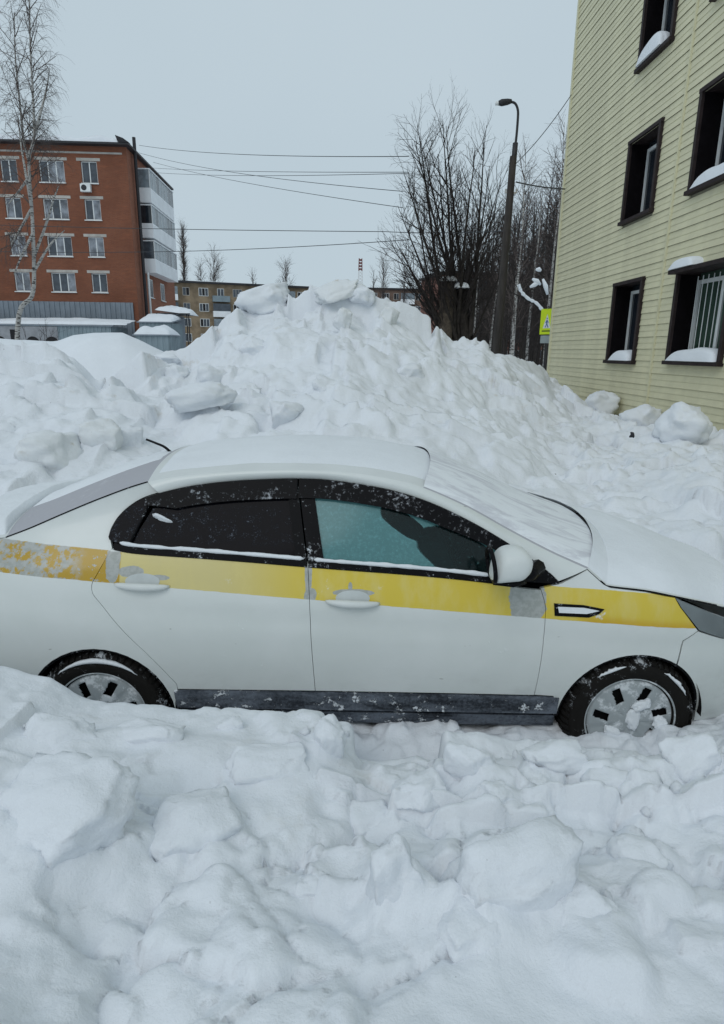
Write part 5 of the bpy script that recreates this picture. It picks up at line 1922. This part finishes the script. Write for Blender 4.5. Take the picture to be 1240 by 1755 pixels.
iW = min(range(len(railc)), key=lambda i: abs(railc[i][0] - railp[6][0]))
f_roof = across(railc[:iW + 1], 0.062, -0.03, 0.08)
f_wind = across(railc[iW:], lambda u: 0.062 - 0.020 * u, 0.08, 0.20)
f_back = across(backc[::-1], lambda u: 0.05 + 0.012 * u, -0.10, -0.03)
f_hood = across(hoodc, lambda u: 0.042 + 0.03 * min(1, u * 4), 0.20, 0.10)
deck = [np.array([-2.10, -0.62, deckz - 0.07]), np.array([-2.0, -0.655, deckz - 0.03]), np.array([-1.85, -0.665, deckz - 0.012]), backp[-1]]
f_deck = across(crom(deck, 4), 0.045, -0.10, -0.10)
ROOFP = pm('roof_white', (0.63, 0.655, 0.645), 0.4, 0.03, 4)
GLB = frosted('frosted_over_glass', (0.40, 0.40, 0.43), 0.5, 0.3, 18, None, (0.6, 0.61, 0.64), 0.2, 0.3)
for nm, f, mt in (('roof', f_roof, ROOFP), ('windscreen', f_wind, GLB), ('rear_window', f_back, GLB), ('bonnet', f_hood, ROOFP), ('boot_lid', f_deck, ROOFP)):
    MB().grid(lambda u, v: tuple(f(u, v)), 44, 40).build(nm, mt, car, True)
for nm, pts in (('rear_seal', backc), ('bonnet_gap', hoodc[4:26])):
    for sg in (-1, 1):
        MB().tube([(p[0], p[1] * -sg, p[2] + 0.001) for p in pts], 0.0035, 6).build(nm, BLACKG, car, True)
# nose and tail, closing the body
nose = MB()
nose.grid(lambda u, v: (2.10 - 0.06 * max(0, u - 0.55) * 2 + 0.12 * (1 - (2 * v - 1) ** 2), (2 * v - 1) * (0.61 - 0.09 * max(0, u - 0.5)), 0.20 + 0.52 * u), 8, 24)
nose.build('front_bumper', PAINT, car, True)
MB().grid(lambda u, v: (2.135 + 0.10 * (1 - (2 * v - 1) ** 2), (2 * v - 1) * 0.40, 0.30 + 0.13 * u), 4, 20).build('grille', BLK, car, True)
tail = MB()
tail.grid(lambda u, v: (-2.16 + 0.05 * u - 0.10 * (1 - (2 * v - 1) ** 2), (2 * v - 1) * 0.64, 0.25 + (deckz - 0.32) * u), 8, 24)
tail.build('rear_bumper', PAINT, car, True)
TLM = pm('tail_lamp_red', (0.30, 0.015, 0.015), 0.2)
for sg in (-1, 1):
    MB().box(-2.17, -2.05, sg * 0.62 - 0.11, sg * 0.62 + 0.11, 0.76, 0.92).build('tail_light', TLM, car)
# floor, seats, dashboard and wheel inside
MB().box(-2.0, 2.0, -0.60, 0.60, 0.19, 0.32).build('underbody', BLK, car)
MB().box(-1.5, 1.05, -0.76, 0.76, 0.33, 0.36).build('floor', BLK, car)


def padded(b, c, s, tilt=0.0, sub=3):
    bm = bmesh.new()
    bmesh.ops.create_cube(bm, size=2)
    bmesh.ops.subdivide_edges(bm, edges=bm.edges[:], cuts=4, use_grid_fill=True)
    vs = []
    for v in bm.verts:
        q = v.co.lerp(v.co.normalized() * 1.15, 0.38)
        x, y, z = q.x * s[0], q.y * s[1], q.z * s[2]
        vs.append((c[0] + x * math.cos(tilt) + z * math.sin(tilt), c[1] + y, c[2] - x * math.sin(tilt) + z * math.cos(tilt)))
    b.add(vs, [tuple(v.index for v in fc.verts) for fc in bm.faces])
    bm.free()
    return b


for yy in (-0.36, 0.36):
    hr = Vector(at(694, 899, YM - 0.36)) - car.location
    padded(MB(), (0.36, yy, 0.50), (0.26, 0.25, 0.10)).build('seat_cushion', SEAT, car, True)
    sb_ = padded(MB(), (hr.x + 0.22, yy, hr.z - 0.36), (0.11, 0.25, 0.36), -0.42).build('seat_back', SEAT, car, True)
    padded(MB(), (hr.x, yy, hr.z), (0.06, 0.14, 0.10), -0.6).build('head_rest', SEAT, sb_, True)
padded(MB(), (-0.80, 0, 0.50), (0.26, 0.64, 0.10)).build('rear_bench', SEAT, car, True)
padded(MB(), (-1.12, 0, 0.82), (0.10, 0.64, 0.32), -0.36).build('rear_backrest', SEAT, car, True)
padded(MB(), (0.92, 0, 0.82), (0.22, 0.72, 0.13)).build('dashboard', SEAT, car, True)
MB().tube([(0.62 + 0.06 * math.sin(2 * math.pi * k / 20), 0.36 + 0.19 * math.cos(2 * math.pi * k / 20), 0.90 + 0.17 * math.sin(2 * math.pi * k / 20)) for k in range(21)], 0.014, 6).build('steering_wheel', SEAT, car, True)
# aerial and wipers
an = [Vector(at(*q)) - car.location for q in ((300, 780, YM), (283, 767, YM - 0.005), (268, 760, YM - 0.01), (250, 753, YM - 0.015))]
an[0].z -= 0.01
MB().tube(crom(an, 4), [0.0085 - 0.0002 * i for i in range(13)], 8).build('aerial', BLK, car, True)
wa = [Vector(at(*q)) - car.location for q in ((921, 863, 4.0), (940, 874, 3.92), (962, 889, 3.84), (975, 900, 3.80))]
MB().tube(crom(wa, 5), 0.007, 6).build('wiper', BLK, car, True)
wa = [Vector(at(*q)) - car.location for q in ((1000, 903, 3.42), (1013, 915, 3.40), (1021, 932, 3.36), (1018, 952, 3.30))]
MB().tube(crom(wa, 5), 0.007, 6).build('wiper', BLK, car, True)
wa = [Vector(at(*q)) - car.location for q in ((973, 945, 3.2), (980, 934, 3.25), (992, 930, 3.3))]
MB().tube(crom(wa, 5), 0.006, 6).build('washer_jet', BLK, car, True)

# ---- snow lying on the car


def snow_on(f, th, label, u0, u1, v0, v1, seed, nu=70, nv=60, em=0.10, rgh=1.0, bias=0.0, mat=None, keep=''):
    b = MB()

    def g(u, v):
        uu, vv = u0 + (u1 - u0) * u, v0 + (v1 - v0) * v
        p = f(uu, vv)
        n1 = mnoise.fractal(Vector((p[0] * 2.2 + seed, p[1] * 2.2, seed)), 0.9, 2, 4)
        n2 = mnoise.fractal(Vector((p[0] * 11 + seed, p[1] * 11, seed)), 0.9, 2, 3)
        e = min(1, 1 if 'a' in keep else u / em, 1 if 'b' in keep else (1 - u) / em, v / em, (1 - v) / em)
        e = max(0.0, e) ** 0.6
        h = th * (1 + rgh * (0.55 * n1 + 0.16 * n2) + bias) * e - 0.006 * (1 - e) - 0.001
        return (p[0], p[1], p[2] + h)
    b.grid(g, nu, nv)
    o = b.build('car_snow', mat or SNOWCAR, None, True, tuple(car.location), fix=False)
    for pl in o.data.polygons:
        break
    return tag(o, label, 'snow')


def streak_mat():
    k = NT('wind_streaked_snow')
    f = k.noise(5, 5, 0.65, stretch=(0.7, 2.4, 0.7), dist=0.9)
    c = k.mix(k.step(f, 0.42, 0.66), (0.755, 0.78, 0.80), (0.58, 0.59, 0.625))
    k.l(c, k.b.inputs['Base Color'])
    k.b.inputs['Roughness'].default_value = 0.8
    k.b.inputs['Specular IOR Level'].default_value = 0.2
    k.bump(k.noise(40, 5, 0.7), 0.35, 0.006)
    return k.m


snow_on(f_roof, 0.009, 'thin crust of snow on the white car roof', 0.02, 1.0, 0.05, 0.97, 3, keep='b')
snow_on(f_wind, 0.020, 'streaked snow covering the windscreen of the car', -0.0, 1.0, 0.004, 0.996, 9, rgh=0.3, em=0.05, mat=streak_mat(), keep='ab')
snow_on(f_back, 0.018, 'snow sheet on the far part of the rear window', 0.0, 0.97, 0.30, 0.98, 15, rgh=1.2)
snow_on(f_hood, 0.036, 'deep smooth snow on the bonnet of the car', 0.0, 0.99, 0.006, 0.99, 21, em=0.09, rgh=0.35, mat=SNOWCAR, keep='a')
snow_on(f_deck, 0.04, 'snow layer on the boot lid at the left edge', 0.02, 0.98, 0.02, 0.98, 27, rgh=0.5)
# ledges of snow along the window bottoms
for x0, x1, lab, sd in ((sp(205, 931)[0], bgap_belt[0] - 0.02, 'thin ledge of snow under the rear door window', 2), (bgap_belt[0] + 0.03, sp(838, 985)[0], 'thin ledge of snow under the front door window', 7)):
    c = cut(dlow, x0, x1)
    n = 60
    ps, rs = [], []
    for k in range(n + 1):
        x = x0 + (x1 - x0) * k / n
        z = zat(dlow, x) + 0.006
        nn = mnoise.fractal(Vector((x * 9, sd, 0)), 0.9, 2, 3)
        ps.append((x, yside(x, z) - 0.002, z + 0.002 * nn))
        rs.append(max(0.003, 0.010 + 0.006 * nn) * (0.35 if k in (0, n) else 1))
    o = MB().tube(ps, rs, 8).build('snow_ledge', SNOWCAR, None, True, tuple(car.location))
    tag(o, lab, 'snow')
# crusts of snow stuck to the sill, the hub caps and the tyres
rg = random.Random(9)
hubs = [(1100, 1208, 0.042, 0.022, -0.35, 'wedge of snow stuck to the upper right of the front hubcap'), (1085, 1232, 0.030, 0.045, 0.2, 'lump of snow stuck below the centre of the front hubcap'), (1052, 1256, 0.05, 0.022, 0.6, 'streak of snow on the lower left of the front hubcap'), (1130, 1240, 0.03, 0.03, 0.5, 'patch of snow on the lower right of the front hubcap')]
for i, (px, py, a, b, ro, lab) in enumerate(hubs):
    p = at(px, py, YM - 0.735 - 0.112)
    o = link('hubcap_snow', lump_mesh('hubcap_snow', (a, 0.014, b), 430 + i, 0.4, 0.3, 8, SNOWCAR), None, tuple(p))
    o.rotation_euler = (0, ro, 0)
    tag(o, lab, 'snow')
for i, (a0, a1, lab) in enumerate(((100, 128, 'snow on the tyre shoulder at the upper left of the front wheel'), (28, 62, 'snow on the tyre shoulder at the upper right of the front wheel'))):
    ps, rs = [], []
    for k in range(15):
        q = R(a0 + (a1 - a0) * k / 14)
        nn = mnoise.noise(Vector((k * 0.7, i * 5, 2)))
        ps.append((XM + WX + (0.288 + 0.006 * nn) * math.cos(q), YM - 0.735 - 0.098, WZ + (0.288 + 0.006 * nn) * math.sin(q)))
        rs.append((0.009 + 0.006 * nn) * math.sin(math.pi * (k + 0.6) / 15.2))
    o = MB().tube([Vector(p) - Vector(ps[0]) for p in ps], rs, 7).build('tyre_snow', SNOWCAR, None, True, ps[0])
    tag(o, lab, 'snow')
ps, rs = [], []
for k in range(25):
    q = R(48 + 84 * k / 24)
    nn = mnoise.noise(Vector((k * 0.5, 9, 2)))
    ps.append((XM - WX + (0.284 + 0.006 * nn) * math.cos(q), YM - 0.735 - 0.099, WZ + (0.284 + 0.006 * nn) * math.sin(q)))
    rs.append((0.013 + 0.007 * nn) * math.sin(math.pi * (k + 0.6) / 25.2))
o = MB().tube([Vector(p) - Vector(ps[0]) for p in ps], rs, 7).build('tyre_snow', SNOWCAR, None, True, ps[0])
tag(o, 'arc of snow on the tyre of the rear wheel', 'snow')
x, z = sp(281, 892)
o = link('glass_snow', lump_mesh('glass_snow', (0.055, 0.006, 0.018), 440, 0.5, 0.3, 7, SNOWCAR), None, (x + XM, YM + yside(x, z) + 0.008, z))
o.rotation_euler = (0.4, 0.45, 0)
tag(o, 'splash of snow frozen to the rear door window', 'snow')
# ------------------------------------------------------------------ broken snow blocks: each one that can be picked out
for i, (px, py, Yd, sz, yaw, tx, ty, bx, lab) in enumerate(near_blocks):
    p = at(px, py, Yd)
    g = ground_at(p[0], p[1])
    z = g - sz[2] * 0.42
    lump('snow_block', (p[0], p[1], z), sz, 40 + i, lab, (tx, ty, yaw), SNOW, 0.20, bx * 0.75, cuts=13)
far_blocks = [
    (452, 513, 11.3, (0.46, 0.30, 0.22), -0.1, 0.2, -0.28, 0.70, SNOWM, 'squared snow slab left of the heap peak'),
    (578, 500, 11.5, (0.36, 0.26, 0.13), 0.3, 0.5, -0.5, 0.65, SNOWD, 'tilted dirty snow slab on the very peak of the heap'),
    (618, 506, 11.4, (0.22, 0.2, 0.16), 0.3, 0.3, 0.3, 0.5, SNOWM, 'rounded block right of the heap peak'),
    (665, 545, 11.2, (0.15, 0.13, 0.16), 0.1, 0.2, 0.4, 0.5, SNOWD, 'yellowish upright block on the right shoulder of the heap'),
    (590, 548, 11.0, (0.13, 0.12, 0.15), -0.2, 0.3, 0.5, 0.5, SNOWD, 'yellowish block just below the heap peak'),
    (345, 668, 8.6, (0.36, 0.20, 0.14), 0.25, 0.25, -0.18, 0.6, SNOWM, 'long slanting slab on the left flank of the heap'),
    (365, 640, 8.9, (0.22, 0.18, 0.20), 0.2, 0.2, 0.2, 0.6, SNOWM, 'block resting on the upper end of the slanting slab'),
    (492, 706, 7.3, (0.27, 0.16, 0.20), 0.7, 0.6, 0.5, 0.7, SNOWM, 'diamond-shaped slab low in the middle of the heap'),
    (410, 665, 8.3, (0.26, 0.18, 0.12), 0.2, 0.3, -0.3, 0.6, SNOWM, 'flat slab right of the slanting slab on the left flank'),
    (85, 772, 6.3, (0.28, 0.24, 0.22), 0.3, 0.2, 0.1, 0.4, SNOWD, 'large dirty snow boulder at the far left behind the boot'),
    (172, 748, 6.6, (0.20, 0.18, 0.19), 0.1, 0.2, 0.2, 0.5, SNOWD, 'dirty snow block right of the large left boulder'),
    (215, 745, 6.7, (0.16, 0.14, 0.21), 0.5, 0.1, 0.1, 0.6, SNOWM, 'upright pale block beside the dirty pair on the left'),
    (287, 598, 10.4, (0.20, 0.17, 0.08), 0.1, 0, 0, 0.4, SNOWM, 'smooth rounded snow pillow below the small kiosk'),
    (1030, 694, 12.9, (0.33, 0.28, 0.28), 0.3, 0.1, 0.1, 0.45, SNOWC, 'leftmost big snow lump against the yellow siding'),
    (1096, 716, 11.9, (0.33, 0.28, 0.24), 0.6, 0.1, 0.0, 0.45, SNOWC, 'middle big snow lump against the yellow siding'),
    (1172, 728, 10.6, (0.33, 0.30, 0.28), 0.2, 0.1, 0.1, 0.55, SNOWC, 'peaked snow lump against the siding at the right edge'),
    (300, 640, 9.5, (0.17, 0.15, 0.14), 0.2, 0.2, 0.2, 0.5, SNOWM, 'small block high on the left flank of the heap'),
    (440, 600, 9.9, (0.22, 0.18, 0.14), 0.4, 0.3, 0.1, 0.55, SNOWM, 'block halfway up the heap below the squared slab'),
    (700, 640, 9.0, (0.20, 0.18, 0.13), 0.1, 0.3, 0.1, 0.5, SNOWM, 'half-buried block on the right face of the heap'),
    (560, 655, 8.6, (0.20, 0.16, 0.13), 0.8, 0.3, 0.1, 0.55, SNOWM, 'block in the middle of the heap face above the roof'),
]
for i, (px, py, Yd, sz, yaw, tx, ty, bx, mt, lab) in enumerate(far_blocks):
    # slide along the line of sight until it sits on the heap
    best = None
    for k in range(60):
        Yq = 5.0 + k * 0.2
        p = at(px, py, Yq)
        d = p[2] - heap_at(p[0], p[1])
        if d < sz[2] * 0.45:
            best = p
            break
    p = best if best is not None and abs(best[1] - Yd) < 3.5 else at(px, py, Yd)
    z = p[2]
    g = heap_at(p[0], p[1])
    z = min(max(z, g - 0.6 * sz[2]), g + (0.45 if py < 560 or px > 1000 else -0.3) * sz[2])
    lump('snow_block', (p[0], p[1], z), sz, 80 + i, lab, (tx, ty, yaw), mt, 0.24, bx * 0.8, cuts=11)
DIRT = snow_mat('muddy_ice', 1.6, 1.0, 3.0, (0.30, 0.28, 0.23))
for i, (px, py, sz, lab) in enumerate(((133, 614, (0.13, 0.10, 0.05), 'muddy clod in the hollow of the left drift, uppermost'), (160, 623, (0.10, 0.09, 0.05), 'muddy clod in the middle of the drift hollow'), (186, 624, (0.12, 0.08, 0.05), 'muddy clod at the right end of the drift hollow'))):
    p = None
    for k in range(90):
        q = at(px, py, 6.0 + k * 0.15)
        if q[2] <= heap_at(q[0], q[1]) + 0.02 or q[1] > 17:
            p = q
            break
    if p is not None:
        lump('mud_clod', tuple(p), sz, 600 + i, lab, (0.2, 0.1, i), DIRT, 0.4, 0.3, 'clod')
# little crumbs strewn over the bank
rg = random.Random(77)
cm = [lump_mesh('snow_crumb', (1, 0.8, 0.7), 200 + i, 0.25, 0.4, 3) for i in range(5)]
for i in range(24):
    if i % 5:
        x, y = rg.uniform(-0.3, 2.1), rg.uniform(1.75, 2.55)
    else:
        x, y = rg.uniform(-1.7, 1.7), rg.uniform(1.1, 2.2)
    s = rg.choice([0.008, 0.011, 0.015, 0.02, 0.028])
    o = link('snow_crumb', cm[i % 5], None, (x, y, ground_at(x, y) + s * 0.3))
    o.scale = (s, s, s)
    o.rotation_euler = (rg.uniform(0, 6), rg.uniform(0, 6), rg.uniform(0, 6))
    tag(o, 'tiny crumb of snow lying loose on the foreground bank', 'snow crumb', 'crumbs of snow strewn over the bank')
# a dropped glove-sized dark scrap in the snow by the siding
sc = at(1083, 745, 7.0)
for k in range(40):
    q = at(1083, 745, 4.8 + k * 0.1)
    if q[2] <= heap_at(q[0], q[1]) + 0.01:
        sc = q
        break
o = link('litter_scrap', lump_mesh('litter_scrap', (0.022, 0.02, 0.030), 300, 0.5, 0.4, 4, SBLACK), None, tuple(sc))
tag(o, 'tiny dark scrap lying in the snow before the siding', 'litter')
